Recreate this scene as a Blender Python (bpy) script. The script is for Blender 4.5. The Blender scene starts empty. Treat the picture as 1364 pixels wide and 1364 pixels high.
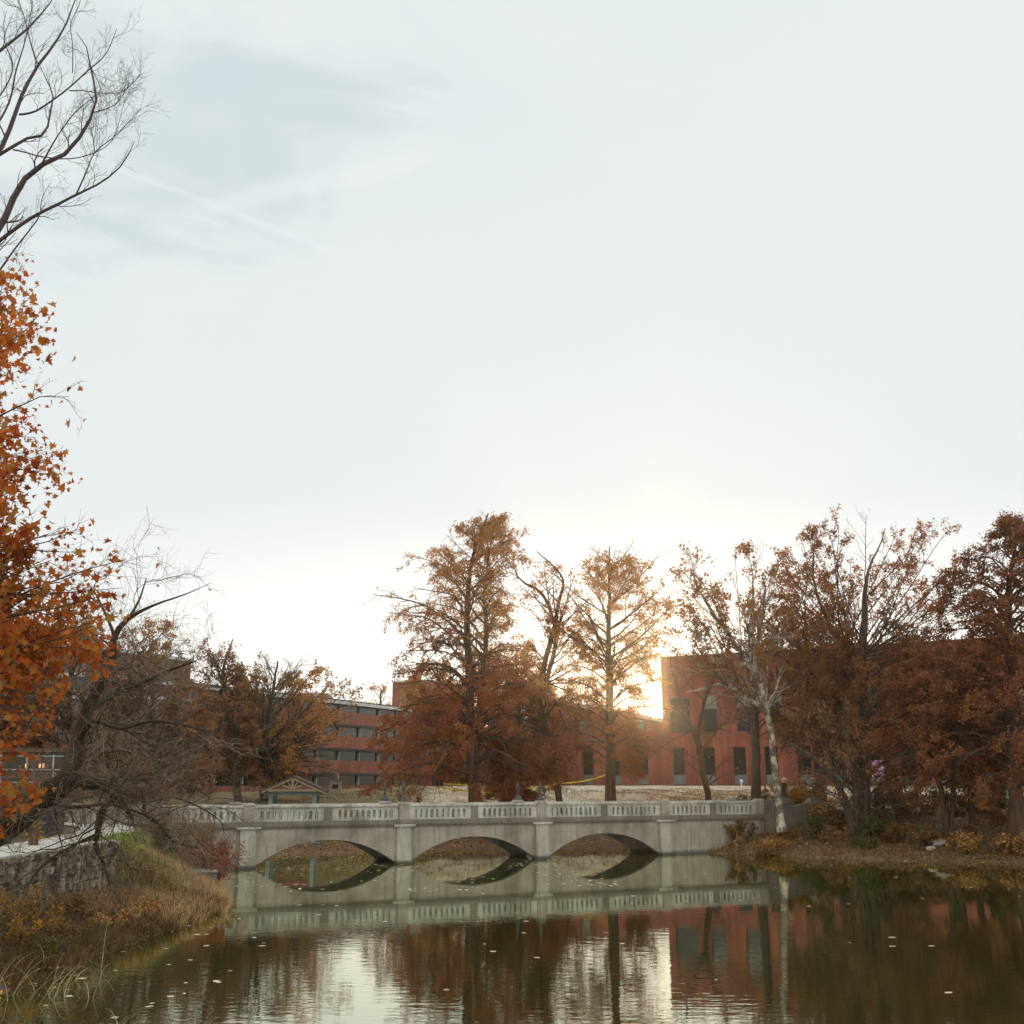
import bpy, math
import numpy as np
from math import radians as R
from mathutils import Vector, Matrix
rng = np.random.default_rng(11)
sc = bpy.context.scene
C = sc.collection

# ---------------------------------------------------------------- camera, sky, sun
F = 1500.0                      # focal length in pixels of a 1364 px frame
TH = R(13.42)                   # the camera looks up
CH = 4.4                        # metres above the water
cam = bpy.data.objects.new('camera', bpy.data.cameras.new('camera'))
C.objects.link(cam)
cam.location = (0, 0, CH)
cam.rotation_euler = (R(90) + TH, 0, 0)
cam.data.sensor_width = 36
cam.data.lens = F / 1364 * 36
cam.data.clip_end = 6000
sc.camera = cam
sc.render.resolution_x = sc.render.resolution_y = 1024

def ray(px, py):
    u = px - 682; v = 682 - py
    y = F * math.cos(TH) - v * math.sin(TH)
    z = F * math.sin(TH) + v * math.cos(TH)
    return u / y, 1.0, z / y
def at(px, py, Y):
    a, _, c = ray(px, py)
    return (a * Y, Y, CH + c * Y)
def onz(px, py, z=0.0):
    a, _, c = ray(px, py)
    Y = (z - CH) / c
    return (a * Y, Y, z)

sd = Vector(ray(876, 951)).normalized()       # direction to the sun
SUN_EL = math.asin(sd.z); SUN_AZ = math.atan2(sd.x, sd.y)
sun = bpy.data.objects.new('sun', bpy.data.lights.new('sun', 'SUN'))
C.objects.link(sun)
sun.data.energy = 4.2; sun.data.angle = R(0.5); sun.data.color = (1.0, 0.66, 0.30)
sun.rotation_euler = sd.to_track_quat('Z', 'Y').to_euler()

W = bpy.data.worlds.new('World'); sc.world = W; W.use_nodes = True
nt = W.node_tree; N = nt.nodes; L = nt.links
for n in list(N): N.remove(n)
def wn(t, **k):
    n = N.new(t)
    for a, b in k.items(): setattr(n, a, b)
    return n
def wmath(op, a, b=None, c=None):
    n = wn('ShaderNodeMath', operation=op)
    for i, v in enumerate((a, b, c)):
        if v is None: continue
        if isinstance(v, (int, float)): n.inputs[i].default_value = v
        else: L.new(v, n.inputs[i])
    return n.outputs[0]
def wdot(vec, d):
    n = wn('ShaderNodeVectorMath', operation='DOT_PRODUCT'); L.new(vec, n.inputs[0]); n.inputs[1].default_value = d
    return n.outputs['Value']
def wmix(f, a, b, bt='MIX'):
    n = wn('ShaderNodeMix', data_type='RGBA', blend_type=bt)
    for i, v in ((0, f), (6, a), (7, b)):
        if isinstance(v, (int, float)): n.inputs[i].default_value = v
        elif isinstance(v, tuple): n.inputs[i].default_value = (*v, 1)
        else: L.new(v, n.inputs[i])
    return n.outputs[2]
def wsmooth(x, a, b):
    n = wn('ShaderNodeMapRange', interpolation_type='SMOOTHSTEP')
    L.new(x, n.inputs[0]); n.inputs[1].default_value = a; n.inputs[2].default_value = b
    return n.outputs[0]
sky = wn('ShaderNodeTexSky', sky_type='NISHITA')
sky.sun_disc = False; sky.sun_elevation = SUN_EL; sky.sun_rotation = SUN_AZ
tc = wn('ShaderNodeTexCoord'); D = tc.outputs['Generated']
veil = (8.25, 8.72, 8.78)
mp = wn('ShaderNodeMapping'); L.new(D, mp.inputs[0]); mp.inputs['Scale'].default_value = (1.0, 1.0, 2.2)
mp.inputs['Rotation'].default_value = (0, R(-28), 0)
nz = wn('ShaderNodeTexNoise'); L.new(mp.outputs[0], nz.inputs[0])
nz.inputs['Scale'].default_value = 4.5; nz.inputs['Detail'].default_value = 12; nz.inputs['Roughness'].default_value = .58
nz.inputs['Distortion'].default_value = .6
d0 = Vector(ray(235, 40)).normalized()
near = wsmooth(wmath('ADD', wdot(D, d0), wmath('MULTIPLY', wmath('SUBTRACT', nz.outputs[0], .5), .075)), .972, .999)
d1 = Vector(ray(60, -900)).normalized()
near2 = wmath('MULTIPLY', wsmooth(wdot(D, d1), .75, .99), .5)
blue = wmath('MULTIPLY', wmath('MAXIMUM', near, near2), wsmooth(nz.outputs[0], .28, .62))
base = wmix(.985, sky.outputs[0], veil)
c1 = wmix(blue, base, wmix(.03, (6.75, 7.6, 7.85), sky.outputs[0]))
# an old contrail: a thin brighter great-circle band in the high cloud
ca, cb = Vector(ray(150, 222)).normalized(), Vector(ray(410, 322)).normalized()
cn_ = ca.cross(cb).normalized(); cm = (ca + cb).normalized()
band = wmath('SUBTRACT', 1.0, wsmooth(wmath('ABSOLUTE', wmath('ADD', wdot(D, cn_), wmath('MULTIPLY', wmath('SUBTRACT', nz.outputs[0], .5), .012))), .0006, .0045))
band = wmath('MULTIPLY', wmath('MULTIPLY', band, wsmooth(wdot(D, cm), .991, .9985)), .30)
c2 = wmix(band, c1, (8.7, 9.1, 9.2))
ea, eb = Vector(ray(300, 280)).normalized(), Vector(ray(520, 218)).normalized()
en_ = ea.cross(eb).normalized(); em = (ea + eb).normalized()
wisp = wmath('SUBTRACT', 1.0, wsmooth(wmath('ABSOLUTE', wmath('ADD', wdot(D, en_), wmath('MULTIPLY', wmath('SUBTRACT', nz.outputs[0], .5), .06))), .002, .014))
wisp = wmath('MULTIPLY', wmath('MULTIPLY', wisp, wsmooth(wdot(D, em), .990, .9985)), .45)
c2 = wmix(wisp, c2, (8.6, 9.0, 9.1))
# aureole of the low sun in the thin cloud
sdot = wdot(D, sd)
g1 = wmath('POWER', wmath('MAXIMUM', sdot, 0.0), 34)
g2 = wmath('POWER', wmath('MAXIMUM', sdot, 0.0), 2200)
g3 = wsmooth(sdot, math.cos(R(.42)), math.cos(R(.30)))
c3 = wmix(1.0, c2, wmix(g1, (0, 0, 0), (.8, .7, .5)), 'ADD')
sepz = wn('ShaderNodeSeparateXYZ'); L.new(D, sepz.inputs[0])
low_ = wmath('MULTIPLY', wmath('SUBTRACT', 1.0, wsmooth(sepz.outputs[2], .10, .25)), wmath('POWER', wmath('MAXIMUM', sdot, 0.0), 8))
c3 = wmix(1.0, c3, wmix(low_, (0, 0, 0), (4.2, 3.6, 2.8)), 'ADD')
c4 = wmix(1.0, c3, wmix(g2, (0, 0, 0), (9, 5.5, 2)), 'ADD')
c5 = wmix(1.0, c4, wmix(g3, (0, 0, 0), (400, 340, 240)), 'ADD')
# unseen sky overhead and behind the viewer, brightened and warmed to lift the foreground
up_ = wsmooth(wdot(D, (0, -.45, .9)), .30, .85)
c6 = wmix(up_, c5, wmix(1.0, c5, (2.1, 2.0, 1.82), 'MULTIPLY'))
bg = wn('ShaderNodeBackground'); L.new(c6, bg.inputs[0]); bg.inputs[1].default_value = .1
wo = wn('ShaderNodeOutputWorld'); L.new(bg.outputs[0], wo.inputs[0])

sc.view_settings.view_transform = 'Standard'
sc.view_settings.look = 'None'
sc.view_settings.exposure = 0.0
sc.view_settings.gamma = 1.0

# ---------------------------------------------------------------- materials
def M(name, col, rough=.8, col2=None, scale=3.0, bump=0.0, bscale=None, metal=0, detail=6, stretch=(1, 1, 1), lo=.35, hi=.65, third=None, tscale=1.0, tlo=.5, thi=.6, coord='Object'):
    m = bpy.data.materials.new(name); m.use_nodes = True
    t = m.node_tree; b = t.nodes['Principled BSDF']
    b.inputs['Roughness'].default_value = rough; b.inputs['Metallic'].default_value = metal
    b.inputs['Base Color'].default_value = (*col, 1)
    tc = t.nodes.new('ShaderNodeTexCoord'); mp = t.nodes.new('ShaderNodeMapping')
    t.links.new(tc.outputs[coord], mp.inputs[0]); mp.inputs['Scale'].default_value = stretch
    if col2 is not None:
        nz = t.nodes.new('ShaderNodeTexNoise'); nz.inputs['Scale'].default_value = scale; nz.inputs['Detail'].default_value = detail
        t.links.new(mp.outputs[0], nz.inputs[0])
        r = t.nodes.new('ShaderNodeValToRGB'); r.color_ramp.elements[0].position = lo; r.color_ramp.elements[1].position = hi
        r.color_ramp.elements[0].color = (*col, 1); r.color_ramp.elements[1].color = (*col2, 1)
        t.links.new(nz.outputs[0], r.inputs[0]); out = r.outputs[0]
        if third is not None:
            n2 = t.nodes.new('ShaderNodeTexNoise'); n2.inputs['Scale'].default_value = tscale; n2.inputs['Detail'].default_value = 8
            n2.inputs['Roughness'].default_value = .65
            t.links.new(mp.outputs[0], n2.inputs[0])
            mr = t.nodes.new('ShaderNodeMapRange'); mr.inputs[1].default_value = tlo; mr.inputs[2].default_value = thi
            t.links.new(n2.outputs[0], mr.inputs[0])
            mx = t.nodes.new('ShaderNodeMix'); mx.data_type = 'RGBA'; t.links.new(mr.outputs[0], mx.inputs[0])
            t.links.new(out, mx.inputs[6]); mx.inputs[7].default_value = (*third, 1); out = mx.outputs[2]
        t.links.new(out, b.inputs['Base Color'])
    if bump:
        nb = t.nodes.new('ShaderNodeTexNoise'); nb.inputs['Scale'].default_value = bscale or scale * 4; nb.inputs['Detail'].default_value = 8
        t.links.new(mp.outputs[0], nb.inputs[0])
        bp = t.nodes.new('ShaderNodeBump'); bp.inputs['Distance'].default_value = bump; bp.inputs['Strength'].default_value = .8
        t.links.new(nb.outputs[0], bp.inputs['Height']); t.links.new(bp.outputs[0], b.inputs['Normal'])
    return m

def LEAF(name, cols, trans=.45, rough=.6, clump=None):
    """leaf: each leaf its own tint out of cols, some light passes through"""
    m = bpy.data.materials.new(name); m.use_nodes = True
    t = m.node_tree; b = t.nodes['Principled BSDF']; b.inputs['Roughness'].default_value = rough
    b.inputs['Specular IOR Level'].default_value = .25
    g = t.nodes.new('ShaderNodeNewGeometry'); r = t.nodes.new('ShaderNodeValToRGB'); cr = r.color_ramp
    while len(cr.elements) < len(cols): cr.elements.new(.5)
    for i, c in enumerate(cols):
        cr.elements[i].position = i / (len(cols) - 1) if len(cols) > 1 else 0; cr.elements[i].color = (*c, 1)
    tc = t.nodes.new('ShaderNodeTexCoord'); nz = t.nodes.new('ShaderNodeTexNoise'); nz.inputs['Scale'].default_value = clump or .5
    nz.inputs['Detail'].default_value = 3
    t.links.new(tc.outputs['Object'], nz.inputs[0])
    a = t.nodes.new('ShaderNodeMath'); a.operation = 'MULTIPLY_ADD'; t.links.new(nz.outputs[0], a.inputs[0]); a.inputs[1].default_value = 1.6; a.inputs[2].default_value = -.8
    s = t.nodes.new('ShaderNodeMath'); s.operation = 'MULTIPLY_ADD'; t.links.new(g.outputs['Random Per Island'], s.inputs[0]); s.inputs[1].default_value = .75
    a2 = t.nodes.new('ShaderNodeMath'); a2.operation = 'ADD'; t.links.new(a.outputs[0], a2.inputs[0]); a2.inputs[1].default_value = .12
    t.links.new(a2.outputs[0], s.inputs[2]); s.use_clamp = True
    t.links.new(s.outputs[0], r.inputs[0]); t.links.new(r.outputs[0], b.inputs['Base Color'])
    tr = t.nodes.new('ShaderNodeBsdfTranslucent'); t.links.new(r.outputs[0], tr.inputs[0])
    mx = t.nodes.new('ShaderNodeMixShader'); mx.inputs[0].default_value = trans
    t.links.new(b.outputs[0], mx.inputs[1]); t.links.new(tr.outputs[0], mx.inputs[2])
    t.links.new(mx.outputs[0], t.nodes['Material Output'].inputs[0])
    return m

def brick_mat(name, c1, c2, mortar, sc_=1.0):
    m = bpy.data.materials.new(name); m.use_nodes = True; t = m.node_tree; b = t.nodes['Principled BSDF']
    b.inputs['Roughness'].default_value = .85
    tc = t.nodes.new('ShaderNodeTexCoord'); sx = t.nodes.new('ShaderNodeSeparateXYZ'); cx = t.nodes.new('ShaderNodeCombineXYZ')
    t.links.new(tc.outputs['Object'], sx.inputs[0])
    ad = t.nodes.new('ShaderNodeMath'); ad.operation = 'ADD'; t.links.new(sx.outputs[0], ad.inputs[0]); t.links.new(sx.outputs[1], ad.inputs[1])
    t.links.new(ad.outputs[0], cx.inputs[0]); t.links.new(sx.outputs[2], cx.inputs[1])
    br = t.nodes.new('ShaderNodeTexBrick'); t.links.new(cx.outputs[0], br.inputs[0]); br.inputs['Scale'].default_value = 1
    br.inputs['Brick Width'].default_value = .22 * sc_; br.inputs['Row Height'].default_value = .075 * sc_; br.inputs['Mortar Size'].default_value = .008
    br.inputs['Color1'].default_value = (*c1, 1); br.inputs['Color2'].default_value = (*c2, 1); br.inputs['Mortar'].default_value = (*mortar, 1)
    nz = t.nodes.new('ShaderNodeTexNoise'); nz.inputs['Scale'].default_value = .35; nz.inputs['Detail'].default_value = 8
    t.links.new(tc.outputs['Object'], nz.inputs[0])
    mr = t.nodes.new('ShaderNodeMapRange'); t.links.new(nz.outputs[0], mr.inputs[0]); mr.inputs[1].default_value = .3; mr.inputs[2].default_value = .7
    mr.inputs[3].default_value = .78; mr.inputs[4].default_value = 1.15
    mx = t.nodes.new('ShaderNodeMix'); mx.data_type = 'RGBA'; mx.blend_type = 'MULTIPLY'; mx.inputs[0].default_value = 1
    t.links.new(br.outputs[0], mx.inputs[6]); t.links.new(mr.outputs[0], mx.inputs[7])
    mp2 = t.nodes.new('ShaderNodeMapping'); t.links.new(tc.outputs['Object'], mp2.inputs[0]); mp2.inputs['Scale'].default_value = (1.3, 1.3, .07)
    n3 = t.nodes.new('ShaderNodeTexNoise'); n3.inputs['Scale'].default_value = 1.2; n3.inputs['Detail'].default_value = 9; n3.inputs['Roughness'].default_value = .65; t.links.new(mp2.outputs[0], n3.inputs[0])
    m3 = t.nodes.new('ShaderNodeMapRange'); t.links.new(n3.outputs[0], m3.inputs[0]); m3.inputs[1].default_value = .38; m3.inputs[2].default_value = .62; m3.inputs[3].default_value = .62; m3.inputs[4].default_value = 1.08
    x3 = t.nodes.new('ShaderNodeMix'); x3.data_type = 'RGBA'; x3.blend_type = 'MULTIPLY'; x3.inputs[0].default_value = 1
    t.links.new(mx.outputs[2], x3.inputs[6]); t.links.new(m3.outputs[0], x3.inputs[7]); t.links.new(x3.outputs[2], b.inputs['Base Color'])
    return m

def concrete_mat(name, clean, stain, dark, streak=True):
    m = bpy.data.materials.new(name); m.use_nodes = True; t = m.node_tree; b = t.nodes['Principled BSDF']; b.inputs['Roughness'].default_value = .9
    tc = t.nodes.new('ShaderNodeTexCoord')
    def noise(scale, st, det=8, ro=.6):
        mp = t.nodes.new('ShaderNodeMapping'); t.links.new(tc.outputs['Object'], mp.inputs[0]); mp.inputs['Scale'].default_value = st
        n = t.nodes.new('ShaderNodeTexNoise'); n.inputs['Scale'].default_value = scale; n.inputs['Detail'].default_value = det; n.inputs['Roughness'].default_value = ro
        t.links.new(mp.outputs[0], n.inputs[0]); return n.outputs[0]
    def rng_(x, a, b_, c=0, d=1):
        r = t.nodes.new('ShaderNodeMapRange'); t.links.new(x, r.inputs[0])
        for i, v in enumerate((a, b_, c, d)): r.inputs[i + 1].default_value = v
        return r.outputs[0]
    def mix(f, a, b_):
        x = t.nodes.new('ShaderNodeMix'); x.data_type = 'RGBA'; t.links.new(f, x.inputs[0])
        for i, v in ((6, a), (7, b_)):
            if isinstance(v, tuple): x.inputs[i].default_value = (*v, 1)
            else: t.links.new(v, x.inputs[i])
        return x.outputs[2]
    c = mix(rng_(noise(.9, (1, 1, 1)), .35, .65), clean, stain)
    c = mix(rng_(noise(3.2, (1.6, 1, .12)), .49, .72, 0, .55), c, dark)
    c = mix(rng_(noise(.55, (1, 1, .5)), .52, .66, 0, .6), c, dark)
    c = mix(rng_(noise(9, (1, 1, 1)), .55, .75, 0, .5), c, dark)
    # algae / dirt band of the waterline and of the ledge (z from the water)
    sx = t.nodes.new('ShaderNodeSeparateXYZ'); t.links.new(tc.outputs['Object'], sx.inputs[0])
    ad = t.nodes.new('ShaderNodeMath'); ad.operation = 'MULTIPLY_ADD'; t.links.new(noise(1.5, (1, 1, 1)), ad.inputs[0]); ad.inputs[1].default_value = .5; t.links.new(sx.outputs[2], ad.inputs[2])
    c = mix(rng_(ad.outputs[0], .5, .33, 0, .8), c, (.045, .045, .035))
    t.links.new(c, b.inputs['Base Color'])
    bp = t.nodes.new('ShaderNodeBump'); bp.inputs['Distance'].default_value = .02; t.links.new(noise(14, (1, 1, 1)), bp.inputs['Height']); t.links.new(bp.outputs[0], b.inputs['Normal'])
    return m

m_conc = concrete_mat('weathered_concrete', (.34, .30, .26), (.23, .20, .17), (.085, .072, .05))
m_pier = concrete_mat('lit_pier_concrete', (.36, .345, .30), (.26, .245, .205), (.10, .088, .065))  # piers paler than the walls: light put into the colour under flat sky
m_conc_rail = concrete_mat('pale_painted_concrete', (.52, .52, .48), (.29, .27, .235), (.075, .065, .048))
m_conc_dark = concrete_mat('dirty_concrete', (.20, .175, .145), (.13, .115, .095), (.06, .052, .04))
m_brick = brick_mat('red_brick', (.31, .078, .045), (.23, .056, .034), (.22, .10, .07))
m_brick2 = brick_mat('orange_red_brick', (.30, .085, .045), (.24, .068, .038), (.25, .16, .12))
m_brick3 = brick_mat('brown_brick', (.22, .12, .08), (.18, .09, .06), (.25, .2, .16))
m_tan = M('tan_limestone', (.36, .30, .22), .8, (.27, .22, .16), 3, .01)
m_roofgrey = M('pale_metal_roof', (.52, .54, .52), .5, (.42, .44, .42), 2)
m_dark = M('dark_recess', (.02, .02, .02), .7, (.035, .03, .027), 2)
m_frame = M('pale_window_frame', (.38, .40, .38), .5, (.3, .32, .3), 3)
m_frame_d = M('bronze_window_frame', (.05, .045, .04), .4, (.07, .06, .05), 4)
m_panel = M('grey_blue_panel', (.15, .17, .18), .5, (.11, .125, .135), 3)
m_black = M('black_iron', (.016, .016, .018), .45, (.03, .028, .028), 9, metal=.3)
m_verdigris = M('weathered_lamp_iron', (.07, .085, .085), .55, (.035, .04, .04), 14, metal=.3)
m_lantern = M('frosted_lantern_glass', (.62, .42, .26), .3, (.48, .32, .2), 8)
m_steelpost = M('painted_steel_post', (.22, .27, .26), .5, (.15, .19, .18), 5)
m_wood = M('weathered_timber', (.28, .20, .13), .8, (.19, .13, .085), 6, .01, stretch=(1, 1, 6))
m_shingle = M('brown_shingles', (.065, .035, .025), .9, (.095, .05, .033), 7, .02)
m_tape = M('yellow_caution_tape', (.75, .58, .03), .4, (.62, .46, .02), 5)
m_path = M('pale_concrete_path', (.42, .41, .38), .9, (.33, .31, .28), 2.5, .01, third=(.27, .2, .13), tscale=5, tlo=.58, thi=.66)
m_stone = M('limestone_rubble', (.16, .12, .08), .95, (.34, .27, .19), 2.2, .03, 9, third=(.040, .030, .020), tscale=2.4, tlo=.44, thi=.54)
m_rock = M('pale_rock', (.48, .45, .4), .9, (.3, .27, .23), 3, .03)
m_white = M('white_paint', (.75, .75, .73), .6, (.66, .65, .62), 5)
m_bark = M('dark_bark', (.045, .024, .014), .95, (.085, .052, .032), 6, .02, 14, stretch=(1, 1, .3))
m_bark_c = M('cypress_bark', (.055, .026, .014), .95, (.10, .055, .032), 5, .03, 10, stretch=(1, 1, .15))
m_bark_g = M('grey_brown_bark', (.060, .038, .024), .95, (.11, .080, .055), 5, .03, 12, stretch=(1, 1, .25))
m_bark_moss = M('mossy_dark_bark', (.030, .018, .010), .95, (.055, .038, .018), 4, .02, 22, stretch=(1, 1, .5))
m_bark_p = M('purplish_twig_bark', (.055, .036, .036), .9, (.085, .06, .058), 8, .005)
m_bark_s = M('sycamore_bark', (.44, .38, .31), .85, (.27, .22, .165), 2.5, .01, third=(.09, .07, .05), tscale=1.6, tlo=.46, thi=.54)
m_twig = M('pale_twig', (.10, .066, .048), .9, (.27, .21, .16), 1.4)
# leaves
l_maple = LEAF('orange_maple_leaf', [(.24, .055, .016), (.44, .10, .018), (.54, .18, .03), (.46, .085, .014), (.36, .22, .05), (.56, .15, .02)], .55, clump=.9)
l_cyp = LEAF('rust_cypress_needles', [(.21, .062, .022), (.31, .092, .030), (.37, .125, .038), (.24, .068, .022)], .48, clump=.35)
l_cyp_t = LEAF('brown_gold_backlit_needles', [(.32, .145, .042), (.44, .19, .050), (.36, .20, .062), (.40, .15, .036)], .58, clump=.3)  # crown tops: golden brown, with the backlight put into the colour
l_syc = LEAF('rust_brown_sycamore_leaf', [(.21, .088, .036), (.33, .132, .048), (.28, .150, .056), (.34, .115, .038)], .56, clump=.3)
l_oak = LEAF('golden_brown_oak_leaf', [(.25, .135, .050), (.36, .19, .066), (.43, .24, .08), (.29, .135, .05)], .56, clump=.3)
l_rust = LEAF('brown_rust_cypress_needles', [(.17, .065, .028), (.26, .095, .036), (.30, .125, .045), (.19, .072, .028)], .45, clump=.35)
l_dusk = LEAF('dark_brown_cypress_needles', [(.15, .055, .020), (.22, .08, .028), (.26, .10, .03), (.14, .065, .022)], .4, clump=.3)
l_brown = LEAF('dull_brown_leaf', [(.18, .092, .046), (.27, .135, .060), (.32, .145, .055), (.19, .10, .048)], .4, clump=.3)
l_litter = LEAF('fallen_leaf', [(.16, .065, .022), (.32, .15, .045), (.24, .085, .022), (.55, .34, .12), (.14, .06, .02), (.44, .24, .05)], .1, .8, clump=.8)
l_yel = LEAF('yellow_shrub_leaf', [(.42, .19, .015), (.52, .27, .025), (.26, .12, .02), (.20, .11, .03)], .5, clump=1)
l_red = LEAF('orange_red_shrub_leaf', [(.24, .055, .018), (.34, .09, .02), (.20, .06, .02)], .5, clump=1)
l_green = LEAF('olive_shrub_leaf', [(.05, .07, .018), (.10, .12, .03), (.15, .11, .035), (.08, .05, .02)], .4, clump=1)
l_mixed = LEAF('autumn_shrub_leaf', [(.12, .075, .025), (.24, .10, .025), (.17, .12, .03), (.34, .19, .03)], .4, clump=1)
l_grass_g = LEAF('green_grass_blade', [(.17, .22, .05), (.27, .31, .07), (.38, .34, .12)], .4, clump=.8)
l_grass_t = LEAF('dry_tan_grass_blade', [(.44, .30, .15), (.56, .40, .21), (.30, .18, .08), (.46, .22, .09)], .35, clump=.8)
l_reed = LEAF('dry_reed_blade', [(.46, .37, .23), (.32, .25, .13), (.18, .13, .06)], .35, clump=1)

# ---------------------------------------------------------------- mesh helpers
def fastmesh(name, blocks, mat, parent=None):
    """blocks: list of (V (n,3) array, F (m,k) int array); linked as ONE mesh object"""
    me = bpy.data.meshes.new(name)
    vs, li, ls, off, lo = [], [], [], 0, 0
    for V, Fc in blocks:
        V = np.asarray(V, dtype=np.float32).reshape(-1, 3); Fc = np.asarray(Fc, dtype=np.int32)
        vs.append(V); li.append((Fc + off).ravel()); ls.append(lo + np.arange(len(Fc)) * Fc.shape[1])
        off += len(V); lo += Fc.size
    V = np.concatenate(vs); LI = np.concatenate(li); LS = np.concatenate(ls)
    me.vertices.add(len(V)); me.vertices.foreach_set('co', V.ravel())
    me.loops.add(len(LI)); me.loops.foreach_set('vertex_index', LI)
    me.polygons.add(len(LS)); me.polygons.foreach_set('loop_start', LS.astype(np.int32))
    me.update(calc_edges=True); me.validate()
    me.materials.append(mat)
    o = bpy.data.objects.new(name, me); C.objects.link(o)
    if parent is not None: o.parent = parent
    return o
def smooth(o):
    o.data.polygons.foreach_set('use_smooth', np.ones(len(o.data.polygons), dtype=bool)); return o
def tag(o, label=None, cat=None, group=None, kind=None):
    for k, v in (('label', label), ('category', cat), ('group', group), ('kind', kind)):
        if v: o[k] = v
    return o
def thing(name, label, cat, loc=(0, 0, 0), rz=0, group=None):
    o = bpy.data.objects.new(name, None); C.objects.link(o); o.location = loc; o.rotation_euler = (0, 0, rz)
    o.empty_display_size = .3
    return tag(o, label, cat, group)
def copy_tree(o, parent=None):
    c = o.copy(); C.objects.link(c)
    if parent is not None: c.parent = parent
    for ch in list(o.children): copy_tree(ch, c)
    return c

class MB:
    """collects simple solids, builds them as one mesh"""
    def __init__(s): s.v = []; s.f = []
    def add(s, V, Fs):
        o = len(s.v); s.v += [tuple(map(float, p)) for p in V]; s.f += [tuple(i + o for i in f) for f in Fs]; return s
    def box(s, x0, x1, y0, y1, z0, z1):
        return s.add([(x0, y0, z0), (x1, y0, z0), (x1, y1, z0), (x0, y1, z0), (x0, y0, z1), (x1, y0, z1), (x1, y1, z1), (x0, y1, z1)],
                     [(0, 3, 2, 1), (4, 5, 6, 7), (0, 1, 5, 4), (1, 2, 6, 5), (2, 3, 7, 6), (3, 0, 4, 7)])
    def frustum(s, a, b):
        """a, b: (x0,x1,y0,y1,z) lower and upper rectangle"""
        return s.add([(a[0], a[2], a[4]), (a[1], a[2], a[4]), (a[1], a[3], a[4]), (a[0], a[3], a[4]), (b[0], b[2], b[4]), (b[1], b[2], b[4]), (b[1], b[3], b[4]), (b[0], b[3], b[4])],
                     [(0, 3, 2, 1), (4, 5, 6, 7), (0, 1, 5, 4), (1, 2, 6, 5), (2, 3, 7, 6), (3, 0, 4, 7)])
    def bar(s, p, q, w, h=None):
        p = Vector(p); q = Vector(q); d = (q - p).normalized(); h = h or w
        u = d.cross(Vector((0, 0, 1)))
        u = Vector((1, 0, 0)) if u.length < 1e-3 else u.normalized()
        v = u.cross(d)
        V = [e + u * a * w / 2 + v * b * h / 2 for e in (p, q) for a, b in ((-1, -1), (1, -1), (1, 1), (-1, 1))]
        return s.add(V, [(3, 2, 1, 0), (4, 5, 6, 7), (0, 1, 5, 4), (1, 2, 6, 5), (2, 3, 7, 6), (3, 0, 4, 7)])
    def lathe(s, prof, x=0, y=0, n=12):
        V = []; Fs = []
        for r, z in prof:
            for k in range(n): V.append((x + r * math.cos(2 * math.pi * k / n), y + r * math.sin(2 * math.pi * k / n), z))
        for i in range(len(prof) - 1):
            for k in range(n): Fs.append((i * n + k, i * n + (k + 1) % n, (i + 1) * n + (k + 1) % n, (i + 1) * n + k))
        Fs.append(tuple(range(n - 1, -1, -1))); Fs.append(tuple((len(prof) - 1) * n + k for k in range(n)))
        return s.add(V, Fs)
    def strip(s, S, lo, hi, y0, y1):
        """solid between curves lo and hi along S, thick from y0 to y1"""
        n = len(S); V = []; Fs = []
        for i in range(n): V += [(S[i], y0, lo[i]), (S[i], y0, hi[i]), (S[i], y1, lo[i]), (S[i], y1, hi[i])]
        for i in range(n - 1):
            a = i * 4; b = a + 4
            Fs += [(a, b, b + 1, a + 1), (a + 2, a + 3, b + 3, b + 2), (a, a + 2, b + 2, b), (a + 1, b + 1, b + 3, a + 3)]
        e = (n - 1) * 4
        Fs += [(0, 1, 3, 2), (e, e + 2, e + 3, e + 1)]
        return s.add(V, Fs)
    def build(s, name, mat, parent=None, bevel=0):
        me = bpy.data.meshes.new(name); me.from_pydata(s.v, [], s.f); me.validate(); me.update(); me.materials.append(mat)
        o = bpy.data.objects.new(name, me); C.objects.link(o)
        if parent is not None: o.parent = parent
        if bevel:
            b = o.modifiers.new('bevel', 'BEVEL'); b.width = bevel; b.segments = 2; b.limit_method = 'ANGLE'
        return o

# ---------------------------------------------------------------- branches and leaves
def nrm(a): return a / np.maximum(np.linalg.norm(a, axis=-1, keepdims=True), 1e-9)
def tubes(P, Rr, sides):
    """P (N,K,3) centre lines, Rr (N,K) radii -> block"""
    N_, K, _ = P.shape
    T = np.empty_like(P); T[:, 1:-1] = P[:, 2:] - P[:, :-2]; T[:, 0] = P[:, 1] - P[:, 0]; T[:, -1] = P[:, -1] - P[:, -2]
    T = nrm(T)
    ref = np.where(np.abs(T[:, :1, 2:3]) > .8, np.array([1., 0, 0]), np.array([0, 0, 1.]))
    U = nrm(np.cross(T, np.broadcast_to(ref, T.shape))); Vv = np.cross(T, U)
    a = np.arange(sides) * 2 * np.pi / sides
    V = P[:, :, None] + (U[:, :, None] * np.cos(a)[:, None] + Vv[:, :, None] * np.sin(a)[:, None]) * Rr[:, :, None, None]
    V = V.reshape(-1, 3)
    n = np.arange(N_)[:, None, None] * K * sides; k = np.arange(K - 1)[None, :, None] * sides; s = np.arange(sides)[None, None]
    s2 = (s + 1) % sides
    Fc = np.stack([n + k + s, n + k + s2, n + k + sides + s2, n + k + sides + s], -1).reshape(-1, 4)
    return V, Fc
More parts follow.
